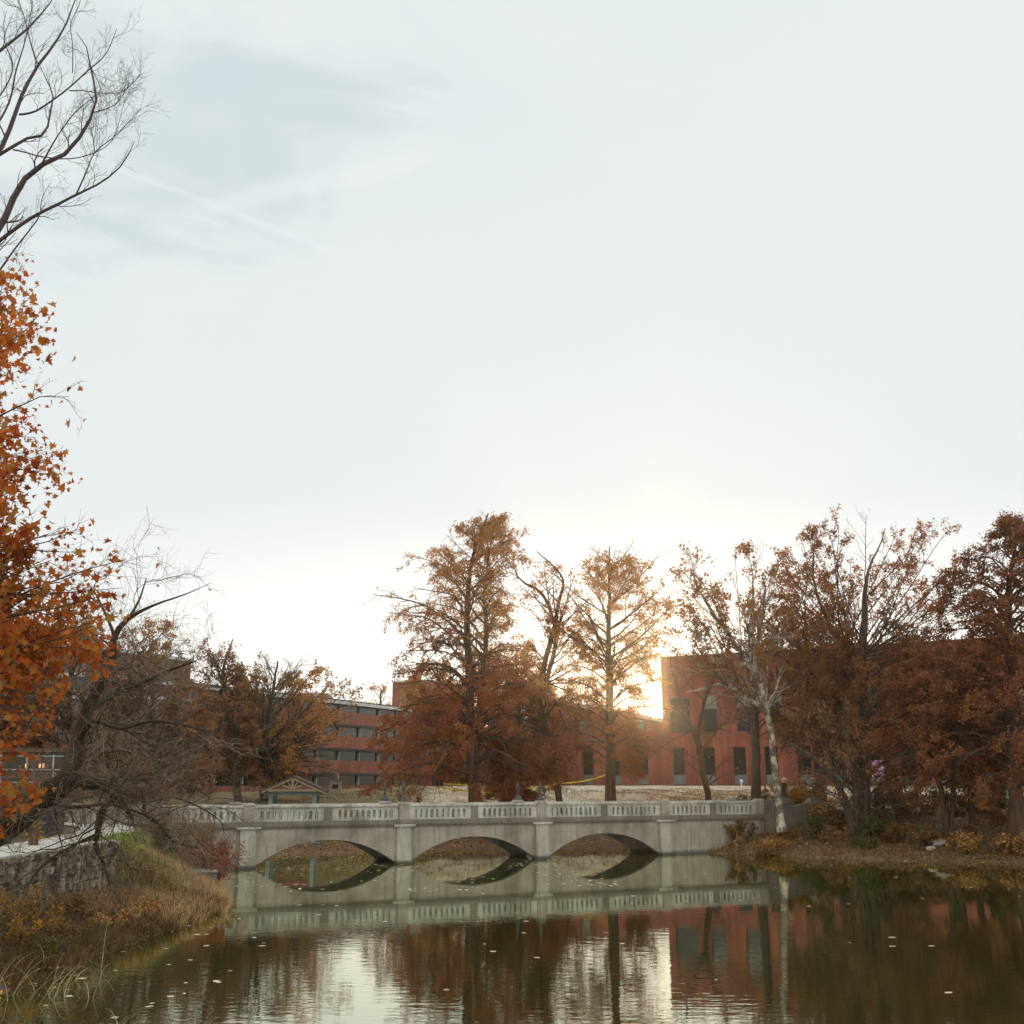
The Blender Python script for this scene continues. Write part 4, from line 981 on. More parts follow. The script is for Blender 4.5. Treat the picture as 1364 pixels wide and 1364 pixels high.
# right-hand cypress, layered
envelope_tree('bald_cypress', 'dark layered cypress cut by the right edge of the picture', [[(1354, 1118, 20), (1352, 1040, 18), (1348, 960, 15), (1345, 880, 12), (1342, 800, 8), (1350, 740, 4), (1362, 690, 2)]],
              [(1065, 1270, 1440), (1030, 1225, 1460), (980, 1205, 1460), (930, 1215, 1460), (880, 1235, 1450), (840, 1245, 1450), (790, 1246, 1440), (755, 1250, 1440), (735, 1300, 1430), (690, 1340, 1400)],
              67, 96, m_bark_c, l_rust, rise=(-.05, .45), per=22, size=.18, tm=T_NEEDLE * np.array([1, 1.9, 1]), thr=-.1, subs=9, twigs=5, down=.3, droop=.4, flat=.65, seed=127,
              z_up=[(1070, 1.1), (880, 1.1), (840, .9), (690, .95)], leafm2=l_dusk, split=860)
envelope_tree('bald_cypress', 'smaller rusty cypress on two thin stems over the white rocks', [[(1262, 1112, 8), (1255, 1060, 7), (1240, 1000, 5), (1236, 900, 2)], [(1266, 1110, 6), (1270, 1050, 6), (1268, 980, 4), (1262, 905, 2)]],
              [(1055, 1180, 1310), (1020, 1170, 1320), (970, 1165, 1320), (920, 1180, 1310), (880, 1200, 1290), (850, 1220, 1270)],
              70, 54, m_bark_c, l_rust, rise=(-.1, .5), per=14, size=.18, tm=T_NEEDLE * np.array([1, 1.9, 1]), thr=-.2, subs=8, twigs=5, down=.5, droop=.6, flat=.4, seed=139)
envelope_tree('bald_cypress', 'single-stem young cypress just left of the right edge giant', [[(1295, 1118, 9), (1294, 1060, 8), (1295, 980, 6), (1298, 880, 2)]],
              [(1060, 1240, 1345), (1010, 1235, 1350), (950, 1240, 1350), (900, 1260, 1330), (860, 1285, 1310)],
              70, 44, m_bark_c, l_rust, rise=(-.1, .5), per=12, size=.18, tm=T_NEEDLE * np.array([1, 1.9, 1]), thr=-.1, subs=7, twigs=5, down=.5, droop=.6, flat=.4, seed=149)
# left background trees
BG = 'autumn trees behind the left end of the bridge'
envelope_tree('oak_tree', 'golden brown tree left of the banded brick block, behind the pavilion', [[(352, 1086, 12), (352, 1040, 11), (354, 990, 9), (362, 930, 5), (370, 880, 2)]],
              [(1035, 290, 450), (1000, 285, 465), (950, 280, 470), (910, 300, 462), (890, 320, 440), (872, 345, 410)],
              88, 70, m_bark_g, l_oak, rise=(.1, 1.1), per=14, size=.18, thr=-.1, subs=8, twigs=5, seed=151, group=BG, z_up=[(1040, .9), (900, 1), (870, .6)])
envelope_tree('oak_tree', 'brownish tree with a bare forked crown tip left of the golden one', [[(316, 1086, 11), (314, 1030, 10), (308, 970, 8), (300, 920, 6), (298, 890, 4), (310, 852, 1.5)], [(300, 920, 5), (290, 890, 3), (277, 872, 1.5)]],
              [(1040, 230, 370), (1000, 225, 370), (950, 235, 365), (915, 262, 345), (890, 275, 330), (858, 285, 320)],
              84, 50, m_bark_g, l_brown, rise=(.2, 1.2), per=14, size=.18, thr=.1, subs=8, twigs=5, seed=163, group=BG, z_up=[(1040, 1), (930, .9), (900, .3), (850, .2)])
envelope_tree('oak_tree', 'dull brown tree behind the bare crooked limb', [[(215, 1090, 12), (212, 1030, 10), (205, 960, 7), (200, 860, 2)]],
              [(1060, 130, 290), (1000, 110, 290), (940, 115, 285), (890, 130, 262), (850, 150, 250), (826, 175, 225)],
              74, 62, m_bark_g, l_brown, rise=(.2, 1.1), per=15, size=.15, thr=.0, subs=9, twigs=6, seed=171, group=BG, z_up=[(1060, 1), (900, .9), (870, .6), (820, .5)], leafm2=l_oak, split=880)
envelope_tree('oak_tree', 'reddish brown tree behind the orange maple at the far left', [[(100, 1090, 13), (98, 1030, 11), (92, 960, 8), (95, 850, 2)]],
              [(1070, 0, 190), (1000, -20, 190), (940, -20, 180), (890, 0, 170), (850, 20, 150), (830, 50, 130)],
              72, 62, m_bark_g, l_brown, rise=(.2, 1.1), per=15, size=.17, thr=-.3, subs=9, twigs=6, seed=183, group=BG)
envelope_tree('oak_tree', 'dim brown tree cut by the left edge behind the maple leaves', [[(-20, 1090, 13), (-22, 1000, 10), (-20, 860, 3)]],
              [(1080, -110, 60), (1000, -120, 70), (900, -110, 60), (840, -70, 20)],
              66, 50, m_bark_g, l_brown, rise=(.2, 1.1), per=15, size=.17, thr=-.3, subs=8, twigs=6, seed=191, group=BG)
# far trees seen between the cypresses
FG = 'distant trees behind the cypresses'
for (a, c, top, Yd, lab, sd_) in ((640, 880, 860, 108, 'distant golden tree behind the tallest cypress', 201), (585, 560, 880, 112, 'distant golden tree left of the tallest cypress trunk', 203), (690, 700, 862, 110, 'distant golden tree between the tallest and the crooked cypress', 205)):
    xc = a
    envelope_tree('distant_oak', lab, [[(xc, 1066, 9), (xc + 2, 980, 6), (xc - 3, top + 10, 2)]], [(1040, xc - 50, xc + 50), (980, xc - 62, xc + 62), (930, xc - 58, xc + 58), (top + 20, xc - 38, xc + 38), (top, xc - 10, xc + 14)],
                  Yd, 40, m_bark_g, l_oak, rise=(.2, 1.1), per=9, size=.28, thr=-.1, subs=7, twigs=5, seed=sd_, group=FG, tl=1.0)
for (xc, top, Yd, lab, sd_) in ((505, 915, 150, 'far pale bare tree above the roof of the banded brick block', 211),):
    envelope_tree('distant_oak', lab, [[(xc, 1055, 7), (xc, 980, 5), (xc + 3, top + 4, 2)]], [(1000, xc - 28, xc + 28), (950, xc - 32, xc + 32), (top, xc - 8, xc + 14)],
                  160, 26, m_bark_g, l_oak, rise=(.3, 1.2), per=5, size=.3, thr=.1, subs=7, twigs=5, seed=sd_, group=FG, tl=1.2)
# ---------------------------------------------------------------- crooked bare tree, left foreground
rng = np.random.default_rng(5)
def traced(paths, Yd, K=16):
    P = []; Q = []
    for tp in paths:
        q = resample(to3(tp, Yd), K); P.append(q[:, :3]); Q.append(q[:, 3])
    return np.array(P), np.array(Q)
YL = 15.0
main = [[(-190, 1235, 62, 1), (-60, 1135, 52, .5), (0, 1104, 48), (50, 1066, 42), (88, 1040, 32, -.2), (102, 995, 23), (116, 945, 18), (148, 884, 14), (151, 852, 10), (168, 826, 8), (205, 806, 4), (246, 792, 2), (282, 776, .6)],
        [(92, 1038, 22), (118, 1043, 21), (142, 1042, 20, .2), (152, 1058, 15), (170, 1080, 8), (178, 1092, 2)],
        [(150, 1066, 11), (138, 1076, 10), (132, 1100, 9), (128, 1128, 8), (138, 1150, 5), (146, 1180, 2)],
        [(114, 950, 14), (140, 930, 12, .4), (175, 915, 9, .8), (212, 898, 6, 1), (262, 880, 2, 1)],
        [(105, 985, 10), (125, 960, 8, -.4), (160, 970, 5, -.8), (210, 960, 4, -1), (270, 972, 1.5, -1)],
        [(188, 1052, 3), (192, 1068, 6), (194, 1085, 6), (215, 1100, 5), (228, 1118, 4), (255, 1128, 1.5)],
        [(140, 1043, 9), (165, 1030, 7, .6), (176, 1015, 5, .8), (168, 1000, 3, .8), (130, 1005, 1.5, .6)],
        [(152, 852, 6), (148, 835, 5), (132, 800, 3), (120, 780, 1.2)],
        [(170, 826, 5), (185, 800, 3.5, .3), (195, 770, 1.5, .3)],
        [(118, 945, 6), (98, 905, 4, .5), (105, 880, 2.5, .5), (130, 878, 1, .5)],
        [(60, 1062, 9), (95, 1075, 6, -.5), (150, 1072, 4, -.8), (205, 1090, 2, -1)],
        [(132, 1110, 5), (100, 1125, 4, -.3), (60, 1150, 3, -.5), (30, 1190, 1.2, -.5)],
        [(194, 1070, 4), (230, 1062, 3.5, .5), (275, 1080, 2.5, .5), (300, 1100, 1, .5)]]
P, Q = traced(main, YL, 44); Q = Q * .88
wood = [tubes(P[:1], Q[:1], 12), tubes(P[1:], Q[1:], 8)]
A, RA = sprout(P[:2], Q[:2] * .16, 20, .42, .80, .9, 1.25, K=8, up=.05, wander=.28, rr=.8, rmin=.008)
A2, RA2 = sprout(P[2:], Q[2:] * .42, 9, .15, .98, .8, 1.35, K=8, up=.03, wander=.3, rr=.7, rmin=.006)
A = np.concatenate([A, A2]); RA = np.concatenate([RA, RA2])
kp = (A[:, 0, 2] < at(150, 850, YL)[2]) | (rng.random(len(A)) < .22); A, RA = A[kp], RA[kp]
wood.append(tubes(A, RA, 5))
B, RB = sprout(A, RA, 8, .1, .98, .7, .8, K=6, up=.02, wander=.32, rr=.5, rmin=.0034, taper=.35)
Cc, RC = sprout(B, RB, 3, .1, .98, .7, .34, K=5, up=.03, wander=.3, rr=.6, rmin=.0022, taper=.5)
base = P[0][0]
t_ = finish_tree('crooked_bare_tree', 'crooked dark tree leaning out over the bank with a thick elbow and tangled bare twigs', 'tree', base, wood, [tubes(B, RB, 3), tubes(Cc, RC, 3)], None, m_bark_moss, None, twigm=m_twig)
lp = leaf_pts(B, 2, .2, .03); lp = lp[rng.random(len(lp)) < .03]; V, Fc = leaves(lp, .06, T_KITE, .5); fastmesh('clinging_leaves', [(V - base, Fc)], l_brown, t_)
# brush of thin leafless shoots behind it, down the bank and over the fence
for k, (px1, py1, Yd, top, nb, lab) in enumerate(((240, 1128, 52, 1.7, 12, 'grey leafless brush at the bridge abutment, right of the stone wall'), (200, 1110, 56, 1.9, 12, 'grey leafless brush in front of the left bridge parapet'), (120, 1100, 54, 3.2, 18, 'leafless brush behind the black iron fence'), (40, 1110, 50, 3.4, 18, 'leafless brush at the far left behind the path'), (262, 1080, 66, 1.5, 10, 'leafless brush just behind the left bridge parapet'))):
    p = at(px1, py1, Yd); z = gz(p[0], p[1]); n0 = nb
    st = np.zeros((n0, 6, 3)); an = rng.random(n0) * 6.28
    dr = nrm(np.stack([np.cos(an) * .5, np.sin(an) * .5, np.ones(n0)], 1) + rng.normal(0, .15, (n0, 3))); st[:, 0] = np.stack([p[0] + np.cos(an) * .35, p[1] + np.sin(an) * .35, np.full(n0, z - .1)], 1)
    for j in range(1, 6): dr = nrm(dr + rng.normal(0, .14, dr.shape)); st[:, j] = st[:, j - 1] + dr * top / 5 * (.7 + .5 * rng.random((n0, 1)))
    rr_ = np.linspace(.028, .01, 6)[None] * np.ones((n0, 1))
    a_, ra_ = sprout(st, rr_, 8, .15, 1, .7, 1.1, K=5, wander=.25, rmin=.007); b2, rb2 = sprout(a_, ra_, 5, .1, 1, .7, .55, K=4, wander=.25, rmin=.005)
    lp = leaf_pts(b2, 1, .2, .05); lp = lp[rng.random(len(lp)) < .5]
    finish_tree('bare_brush', lab, 'shrub', (p[0], p[1], z), [tubes(st, rr_, 5), tubes(a_, ra_, 3)], [tubes(b2, rb2, 3)], [leaves(lp, .10, T_KITE, .4)], m_bark_g, l_brown, 'leafless brush around the left bank', twigm=m_twig)

# ---------------------------------------------------------------- bare tree, top left
rng = np.random.default_rng(8)
Z8 = lambda pts, w0, w1, off=0: [(x_ / 3.41, y_ / 3.41, (w0 + (w1 - w0) * i / (len(pts) - 1)) * .72, off * i / (len(pts) - 1)) for i, (x_, y_) in enumerate(pts)]
paths = [Z8([(-420, 1500), (-150, 1230), (0, 1030), (60, 900), (110, 815), (190, 748), (260, 728), (350, 640), (420, 520), (438, 430), (410, 310), (402, 230), (345, 145)], 17, 1.2, .6),
         Z8([(-300, 1330), (0, 1092), (150, 985), (260, 930), (345, 885), (440, 840), (530, 775), (585, 700), (612, 640)], 9, 1, -.6),
         Z8([(345, 885), (375, 820), (400, 760), (432, 690), (520, 620), (580, 560), (640, 490)], 3.5, .8, -.3),
         Z8([(-380, 1100), (-150, 850), (0, 680), (60, 540), (100, 430), (170, 300), (240, 210), (300, 110), (340, 0), (380, -90)], 13, 1.2, 1),
         Z8([(-350, 900), (-100, 760), (60, 665), (130, 625), (205, 605), (230, 500), (240, 430), (200, 340), (175, 280)], 9, 1, .9),
         Z8([(-200, 400), (0, 230), (70, 175), (125, 130), (180, 70), (230, 10), (270, -70)], 8, 1, .4),
         Z8([(90, 520), (130, 515), (180, 495), (300, 410), (400, 320), (465, 265), (500, 210), (530, 130)], 5, 1, -.8),
         Z8([(315, 412), (380, 412), (450, 422), (550, 420), (600, 380), (645, 335)], 2.5, .7, -.5),
         Z8([(-150, 1420), (0, 1225), (60, 1140), (130, 1050), (180, 980), (190, 900), (230, 830)], 5, .8, .5),
         Z8([(172, 300), (150, 230), (130, 160), (105, 60), (60, -40)], 4, 1, .6),
         Z8([(420, 512), (480, 495), (530, 470), (560, 430), (590, 380)], 2.5, .7, -.4),
         Z8([(190, 745), (230, 670), (280, 590), (350, 500), (420, 450)], 4, .9, -.6),
         Z8([(60, 680), (110, 690), (180, 710), (300, 722), (400, 705), (490, 660), (530, 590), (570, 440)], 3.5, .8, -.4),
         Z8([(430, 690), (420, 610), (400, 560)], 2, .7),
         Z8([(410, 300), (440, 360), (455, 400), (440, 440)], 2, .8, .2),
         Z8([(330, 330), (330, 200), (320, 110), (360, 20), (370, -50)], 2.2, .8, .4),
         Z8([(-60, 640), (40, 470), (70, 330), (110, 200), (140, 60), (150, -60)], 5, 1, .9),
         Z8([(-100, 560), (10, 420), (60, 300), (20, 180), (60, 60)], 4, 1, .5)]
P, Q = traced(paths, 16, 18)
tr = np.array([[(-9.6, 16, 1.6), (-9.5, 16, 5), (-9.3, 16.1, 8), (-9.2, 16, 11), (-9.0, 16, 14.5), (-8.8, 16, 17)]]); trq = resample([(*a, r_) for a, r_ in zip(tr[0], (.26, .22, .19, .15, .10, .05))], 18)
wood = [tubes(trq[None, :, :3], trq[None, :, 3], 12), tubes(P, Q, 7)]
# limbs that carry the traced branches back to the trunk
con = []
for j in (0, 1, 3, 4, 5, 8, 16, 17):
    s = P[j][0]; z_ = max(s[2] - 1.0 - .4 * abs(s[0] + 9.2), 4); tx = np.array([np.interp(z_, trq[:, 2], trq[:, 0]), 16.0, z_])
    c_ = resample([(*tx, .5), (*(tx * .5 + s * .5 + np.array([0, 0, -.25])), .5), (*s, .5)], 8); con.append(c_[:, :3])
CR = np.stack([np.linspace(Q[j][0] * 1.5, Q[j][0], 8) for j in (0, 1, 3, 4, 5, 8, 16, 17)])
wood.append(tubes(np.array(con), CR, 7))
A, RA = sprout(P, Q * .6, 9, .15, .99, .55, .7, K=6, up=.12, wander=.2, rr=.6, rmin=.0034, taper=.4)
B, RB = sprout(A, RA, 5, .15, .98, .6, .34, K=5, up=.06, wander=.2, rr=.6, rmin=.0022, taper=.5)
Cc, RC = sprout(B, RB, 2, .2, .98, .6, .15, K=3, up=.05, wander=.2, rr=.6, rmin=.0016, taper=.6)
wood.append(tubes(A, RA, 4))
finish_tree('leafless_tree', 'bare tree with fine upswept branches against the sky in the top left corner', 'tree', (-9.6, 16, gz(-9.6, 16) if False else 1.6), wood, [tubes(B, RB, 3), tubes(Cc, RC, 3)], None, m_bark_p, None)

# ---------------------------------------------------------------- orange maple, left edge
rng = np.random.default_rng(17)
YM = 11.0
mt = resample([(-7.0, YM, 1.7, .24), (-6.95, YM, 4, .2), (-6.8, YM + .1, 7, .16), (-6.7, YM, 9.5, .1), (-6.6, YM, 11.5, .04)], 18)
ends = [(22, 400), (45, 418), (36, 440), (60, 470), (40, 500), (88, 545), (60, 575), (118, 612), (92, 632), (60, 665), (118, 692), (124, 715), (95, 745), (156, 758), (150, 800), (120, 790), (140, 842), (110, 850), (70, 830), (95, 880), (60, 880), (70, 925), (60, 950), (30, 970), (20, 1000), (40, 1045), (8, 1060), (140, 765), (132, 800), (150, 780), (125, 830), (150, 835), (100, 800), (110, 770), (135, 865), (90, 850), (100, 730), (80, 760), (75, 700), (0, 560), (5, 640), (10, 720), (20, 790), (0, 860), (-30, 940), (-30, 450), (-40, 600), (-40, 760), (5, 400), (20, 530), (40, 700), (55, 790), (30, 610), (30, 850)]
P = []; Q = []
for k, (a, c) in enumerate(ends):
    dy = rng.uniform(-1.6, 1.8)
    e = np.array(at(a, c, YM + dy)); e[0] -= .12; z0 = max(e[2] - rng.uniform(.3, 1.4), 2.2)
    s = np.array([np.interp(z0, mt[:, 2], mt[:, 0]), YM, z0]); m_ = s * .45 + e * .55 + np.array([0, 0, rng.uniform(-.2, .25)])
    pl = resample([(*s,), (*m_,), (*e,)], 9); pl[1:] += np.cumsum(rng.normal(0, .06, (8, 3)), 0) * .6
    P.append(pl); Q.append(np.linspace(.024, .0025, 9))
# branch that only skims the frame, and unseen far side of the crown
for k in range(26):
    an = rng.uniform(1.2, 5.1); z0 = rng.uniform(3, 8.0); ln = rng.uniform(1.5, 2.6)
    s = np.array([np.interp(z0, mt[:, 2], mt[:, 0]), YM, z0]); e = s + np.array([math.cos(an) * ln, math.sin(an) * ln, rng.uniform(.2, 1.0)])
    pl = resample([(*s,), (*((s + e) / 2 + rng.normal(0, .15, 3)),), (*e,)], 9); P.append(pl); Q.append(np.linspace(.04, .006, 9))
P = np.array(P); Q = np.array(Q)
A, RA = sprout(P, Q, 14, .35, 1.0, .7, .36, K=5, up=.03, wander=.2, rr=.55, rmin=.003, shrink=.15)
B, RB = sprout(A, RA, 3, .2, .98, .6, .2, K=4, up=.02, wander=.2, rr=.6, rmin=.0025)
lp = np.concatenate([leaf_pts(B, 6, .1, .07, .06), leaf_pts(A, 4, .2, .08, .06), leaf_pts(P, 8, .6, .08, .05)])
keep = clumps(lp, 3.2, -.15, 4); keep |= rng.random(len(lp)) < .12
lp = lp[keep]
base = (-7.0, YM, 1.7)
t_ = finish_tree('orange_maple', 'orange-leaved maple hanging into the picture from the left edge', 'tree', base, [tubes(mt[None, :, :3], mt[None, :, 3], 12), tubes(P, Q, 6)], [tubes(A, RA, 4), tubes(B, RB, 3)], None, m_bark, None)
V, Fc = leaves(lp, .066, T_MAPLE, .55, .55); fastmesh('crown', [(V - np.array(base), Fc)], l_maple, t_)

# ---------------------------------------------------------------- ground plants
rng = np.random.default_rng(23)
def bush(name, label, px1, py1, h, w_, leafm, ns=14, per=5, size=.09, zz=None, group=None, bark=m_bark_g, tm=T_KITE, thr=-.4, cat='shrub'):
    if zz is None: p = onz(px1, py1, 0.3)
    else: p = at(px1, py1, zz)
    x_, y_ = p[0], p[1]; z = gz(x_, y_)
    if z < 0: z = 0.02
    an = rng.random(ns) * 6.28; sp = rng.random(ns) ** .5
    dr = nrm(np.stack([np.cos(an) * sp * w_ / h, np.sin(an) * sp * w_ / h, np.ones(ns)], 1)); st = np.zeros((ns, 5, 3)); st[:, 0] = np.stack([x_ + np.cos(an) * sp * w_ * .3, y_ + np.sin(an) * sp * w_ * .3, np.full(ns, z - .08)], 1)
    for j in range(1, 5): dr = nrm(dr + rng.normal(0, .16, dr.shape)); st[:, j] = st[:, j - 1] + dr * h / 4.4 * (.6 + .5 * rng.random((ns, 1)))
    rr_ = np.linspace(.016, .006, 5)[None] * np.ones((ns, 1)) * max(.6, h / 1.6)
    a_, ra_ = sprout(st, rr_, 7, .15, 1, .7, h * .33, K=4, wander=.22, rmin=.005)
    b2, rb2 = sprout(a_, ra_, 3, .1, 1, .7, h * .15, K=3, wander=.25, rmin=.004)
    lp = np.concatenate([leaf_pts(b2, per, .1, size * .5), leaf_pts(a_, per, .2, size * .5)]); lp = lp[clumps(lp, 3., thr, int(px1))]
    finish_tree(name, label, cat, (x_, y_, z), [tubes(st, rr_, 5), tubes(a_, ra_, 3)], [tubes(b2, rb2, 3)], [leaves(lp, size, tm, .1)], bark, leafm, group)
RB_ = 'shrubs along the right bank'; LB_ = 'shrubs on the left bank'
for (a, c, h, w_, lm, lab) in (
    (985, 1128, 1.3, 1.2, l_mixed, 'mixed brown shrub where the bridge wall meets the right bank'), (1012, 1122, 1.5, 1.0, l_green, 'olive shrub against the bridge wall, left of the pale sycamore foot'),
    (1050, 1120, 1.7, 1.3, l_yel, 'bright yellow shrub at the foot of the pale sycamore'), (1078, 1122, 1.3, 1.0, l_yel, 'smaller yellow shrub under the bridge end block'),
    (1092, 1130, 1.2, .8, l_green, 'dark green shrub at the water below the bridge end block'), (1120, 1128, 1.2, 1.1, l_mixed, 'brown shrub at the water left of the yellow sapling'),
    (1150, 1108, 1.5, 1.1, l_yel, 'yellow sapling shrub at the foot of the crooked stems'), (1165, 1132, 1.2, 1.1, l_green, 'olive shrub low on the bank below the crooked stems'),
    (1198, 1134, 1.0, 1.1, l_mixed, 'low brown shrub on the bank between the olive shrubs'), (1206, 1122, 1.1, .9, l_green, 'dark rounded shrub left of the white rocks'),
    (1240, 1136, .9, 1.2, l_mixed, 'low rusty shrub at the water below the white rocks'), (1280, 1138, .9, 1.2, l_litter, 'low leaf-strewn shrub right of the white rocks'),
    (1325, 1128, 1.4, 1.1, l_green, 'dark green shrub near the right edge of the bank'), (1352, 1140, 1.0, 1.2, l_litter, 'low brown shrub at the water at the right edge'),
    (1185, 1090, 1.9, 1.6, l_brown, 'tangled brown thicket in front of the footpath'), (1215, 1085, 1.5, 1.3, l_brown, 'smaller brown thicket right of the tangled one')):
    bush('bank_shrub', lab, a, c, h * 1.3, w_ * 1.2, lm, ns=16, per=7, size=.13, group=RB_, zz=None if c > 1105 else 76)
for (a, c, Yd, h, w_, lm, sz, lab) in (
    (272, 1172, 48, 2.3, 1.1, l_red, .10, 'russet bush beside the outlet box'), (285, 1160, 52, 1.8, .9, l_red, .10, 'reddish bush behind the outlet box at the bridge wall'),
    (232, 1165, 50, 2.2, 1.2, l_mixed, .10, 'tall brown bush at the left abutment'), (214, 1170, 47, 1.9, .9, l_green, .09, 'green leafy bush in the middle of the grassy slope'),
    (250, 1150, 54, 2.4, 1.3, l_brown, .10, 'dark brown bush against the abutment wall'),
    (60, 1190, 33, 1.3, 1.0, l_yel, .075, 'yellow leafed bush climbing the stone wall'), (20, 1175, 31.5, 1.4, .9, l_yel, .075, 'yellow orange bush at the left edge before the stone wall'),
    (35, 1240, 29.5, 1.0, .8, l_yel, .08, 'low bright yellow bush above the reeds'), (105, 1200, 34.5, 1.0, .9, l_mixed, .075, 'brown bush below the middle of the stone wall'),
    (95, 1240, 31.5, .9, .9, l_mixed, .075, 'brown bush on the lower bank above the reeds'), (150, 1225, 34.5, .8, .9, l_litter, .075, 'reddish brown undergrowth by the shore below the wall end'),
    (140, 1185, 37, .9, .9, l_yel, .07, 'small yellow green bush at the end of the stone wall'), (185, 1230, 36.5, .8, .8, l_litter, .07, 'low russet undergrowth near the white stones'),
    (0, 1215, 28.5, 1.2, .9, l_mixed, .075, 'brown bush cut by the left edge above the reeds'), (60, 1265, 29, .7, .9, l_green, .07, 'dark green low growth right above the reeds'), (120, 1255, 31.5, .6, .8, l_green, .07, 'dark green low growth at the shore')):
    bush('slope_shrub', lab, a, c, h, w_, lm, ns=16, per=3 if lm is l_yel else 5, size=sz, zz=Yd, group=LB_, thr=.15 if lm is l_yel else -.3)
rs = np.random.default_rng(77)
for k in range(26):
    a = rs.uniform(965, 1364); c = rs.uniform(1118, 1136)
    bush('weed_clump', 'knee-high autumn weed clump at the waterline of the right bank', a, c, rs.uniform(.7, 1.5), rs.uniform(.7, 1.2), (l_mixed, l_litter, l_brown, l_green, l_mixed)[k % 5], ns=9, per=7, size=.12, group='weed clumps along the right waterline', cat='weeds')
bush('thin_sapling', 'thin bare sapling standing at the shore in front of the grassy slope', 166, 1222, 2.1, .35, l_brown, ns=4, per=1, size=.05, zz=36, cat='sapling', thr=.6)

def scatter(n, x0, x1, y0, y1, cond):
    x_ = rng.uniform(x0, x1, n); y_ = rng.uniform(y0, y1, n); d_ = sdist(x_, y_); k = (d_ > -.22) & cond(x_, y_, d_); x_, y_ = x_[k], y_[k]
    return np.stack([x_, y_, np.maximum(hgt(x_, y_), 0)], 1)
def grass(name, p, h, mat, wd=.012, lean=.5):
    n = len(p); K = 4
    d_ = nrm(np.c_[rng.normal(0, lean, (n, 2)), np.ones(n)]); g_ = np.zeros((n, K, 3)); g_[:, 0] = p - np.array([0, 0, .03]); hh = h * (.5 + .8 * rng.random(n)); c_ = rng.normal(0, .25, (n, 2))
    for j in range(1, K): d_[:, :2] += c_ * .6; d_ = nrm(d_); g_[:, j] = g_[:, j - 1] + d_ * (hh / (K - 1))[:, None]
    sd2 = nrm(np.c_[rng.normal(size=(n, 2)), np.zeros(n)]) * wd
    wv = np.array([1, .9, .6, .1])[None, :, None]; a_ = g_ - sd2[:, None] * wv; b2 = g_ + sd2[:, None] * wv
    V = np.concatenate([a_, b2], 1); i0 = np.arange(n)[:, None] * 2 * K + np.arange(K - 1)[None]; Fc = np.stack([i0, i0 + 1, i0 + 1 + K, i0 + K], -1).reshape(-1, 4)
    return tag(fastmesh(name, [(V.reshape(-1, 3), Fc)], mat), kind='stuff')
p = scatter(60000, -17, -9.8, 40.5, 60, lambda x_, y_, d_: (d_ > 1.5 + np.sin(y_) * .4) & (d_ < 5.6) & (x_ > -15.0 - sst(y_, 44, 50))); tag(grass('green_grass', p, .30, l_grass_g, .011), 'green grass on the upper part of the left slope', 'grass')
p = scatter(75000, -17, -9.8, 36, 60, lambda x_, y_, d_: (d_ < 2.9 + np.sin(y_ * 1.7) * .5) & (x_ > WX + .1)); tag(grass('dry_grass', p, .42, l_grass_t, .011, .6), 'dry tan grass down to the shore on the left slope', 'grass')
p = scatter(34000, -14.1, -10, 26, 42, lambda x_, y_, d_: (d_ < 3.4)); tag(grass('weedy_growth', p, .38, LEAF('brown_weeds', [(.07, .04, .02), (.13, .068, .028), (.09, .07, .026), (.19, .10, .035)], .3, clump=1.5), .012, .8), 'brown weeds below the stone wall', 'weeds')
p = scatter(60000, 10, 46, 58, 92, lambda x_, y_, d_: (d_ < 9) & (rng.random(len(x_)) < np.clip(1.2 - d_ / 8, 0.15, 1))); tag(grass('bank_grass', p, .34, LEAF('bank_weeds', [(.09, .05, .022), (.17, .075, .026), (.12, .10, .03), (.22, .12, .035)], .3, clump=.7), .02, .7), 'brown and olive weeds on the right bank', 'weeds')
p = scatter(60000, -22, 20, 66, 100, lambda x_, y_, d_: (d_ > .2) & ((x_ < -6) | (d_ > 9))); tag(grass('lawn_grass', p, .13, LEAF('lawn_blades', [(.12, .11, .035), (.18, .14, .05), (.22, .15, .07)], .3, clump=.3), .02, .7), 'short tired lawn grass beyond the bridge', 'grass')
# fallen leaves on the banks
pA = scatter(42000, 8, 46, 58, 96, lambda x_, y_, d_: (d_ < 22)); pB = scatter(16000, -22, 12, 64, 90, lambda x_, y_, d_: d_ < 14); pC = scatter(9000, -14, -10, 22, 60, lambda x_, y_, d_: d_ < 4)
for nm, pq, s_, lab in (('leaf_litter', pA, .14, 'fallen brown and golden leaves covering the right bank'), ('leaf_litter', pB, .14, 'fallen leaves on the bank beyond the arches'), ('leaf_litter', pC, .10, 'fallen leaves on the left bank')):
    pq = pq + np.array([0, 0, .03]); tag(fastmesh(nm, [leaves(pq, s_, T_KITE, 0, .4, horiz=.9)], l_litter), lab, 'fallen leaves', kind='stuff')
# leaves floating on the pond
n = 1500; x_ = rng.uniform(-14, 26, n * 3); y_ = rng.uniform(21, 72, n * 3); d_ = sdist(x_, y_)
k = (d_ < -.15) & (((y_ > 48) & (clumps(np.c_[x_, y_, 0 * x_], .8, .1, 2) & (x_ < 6))) | (rng.random(len(x_)) < .03) | ((x_ < -6) & (rng.random(len(x_)) < .14)))
fl = np.c_[x_[k], y_[k], np.full(k.sum(), .008)]
l_float = LEAF('pale_floating_leaf', [(.62, .54, .42), (.45, .34, .22), (.7, .62, .5)], .1, .5)
V1 = leaves(fl, .20, T_KITE * np.array([1, 1, .15]), 0, .5, horiz=.95)
V1[0][:, 2] = np.maximum(V1[0][:, 2] * .15 + .006, .004)
tag(fastmesh('floating_leaves', [V1], l_float), 'scattered pale leaves floating on the dark water', 'floating leaves', kind='stuff')
for (a, c, s_, lab) in ((612 / 3.41, 1327, .22, ''),): pass

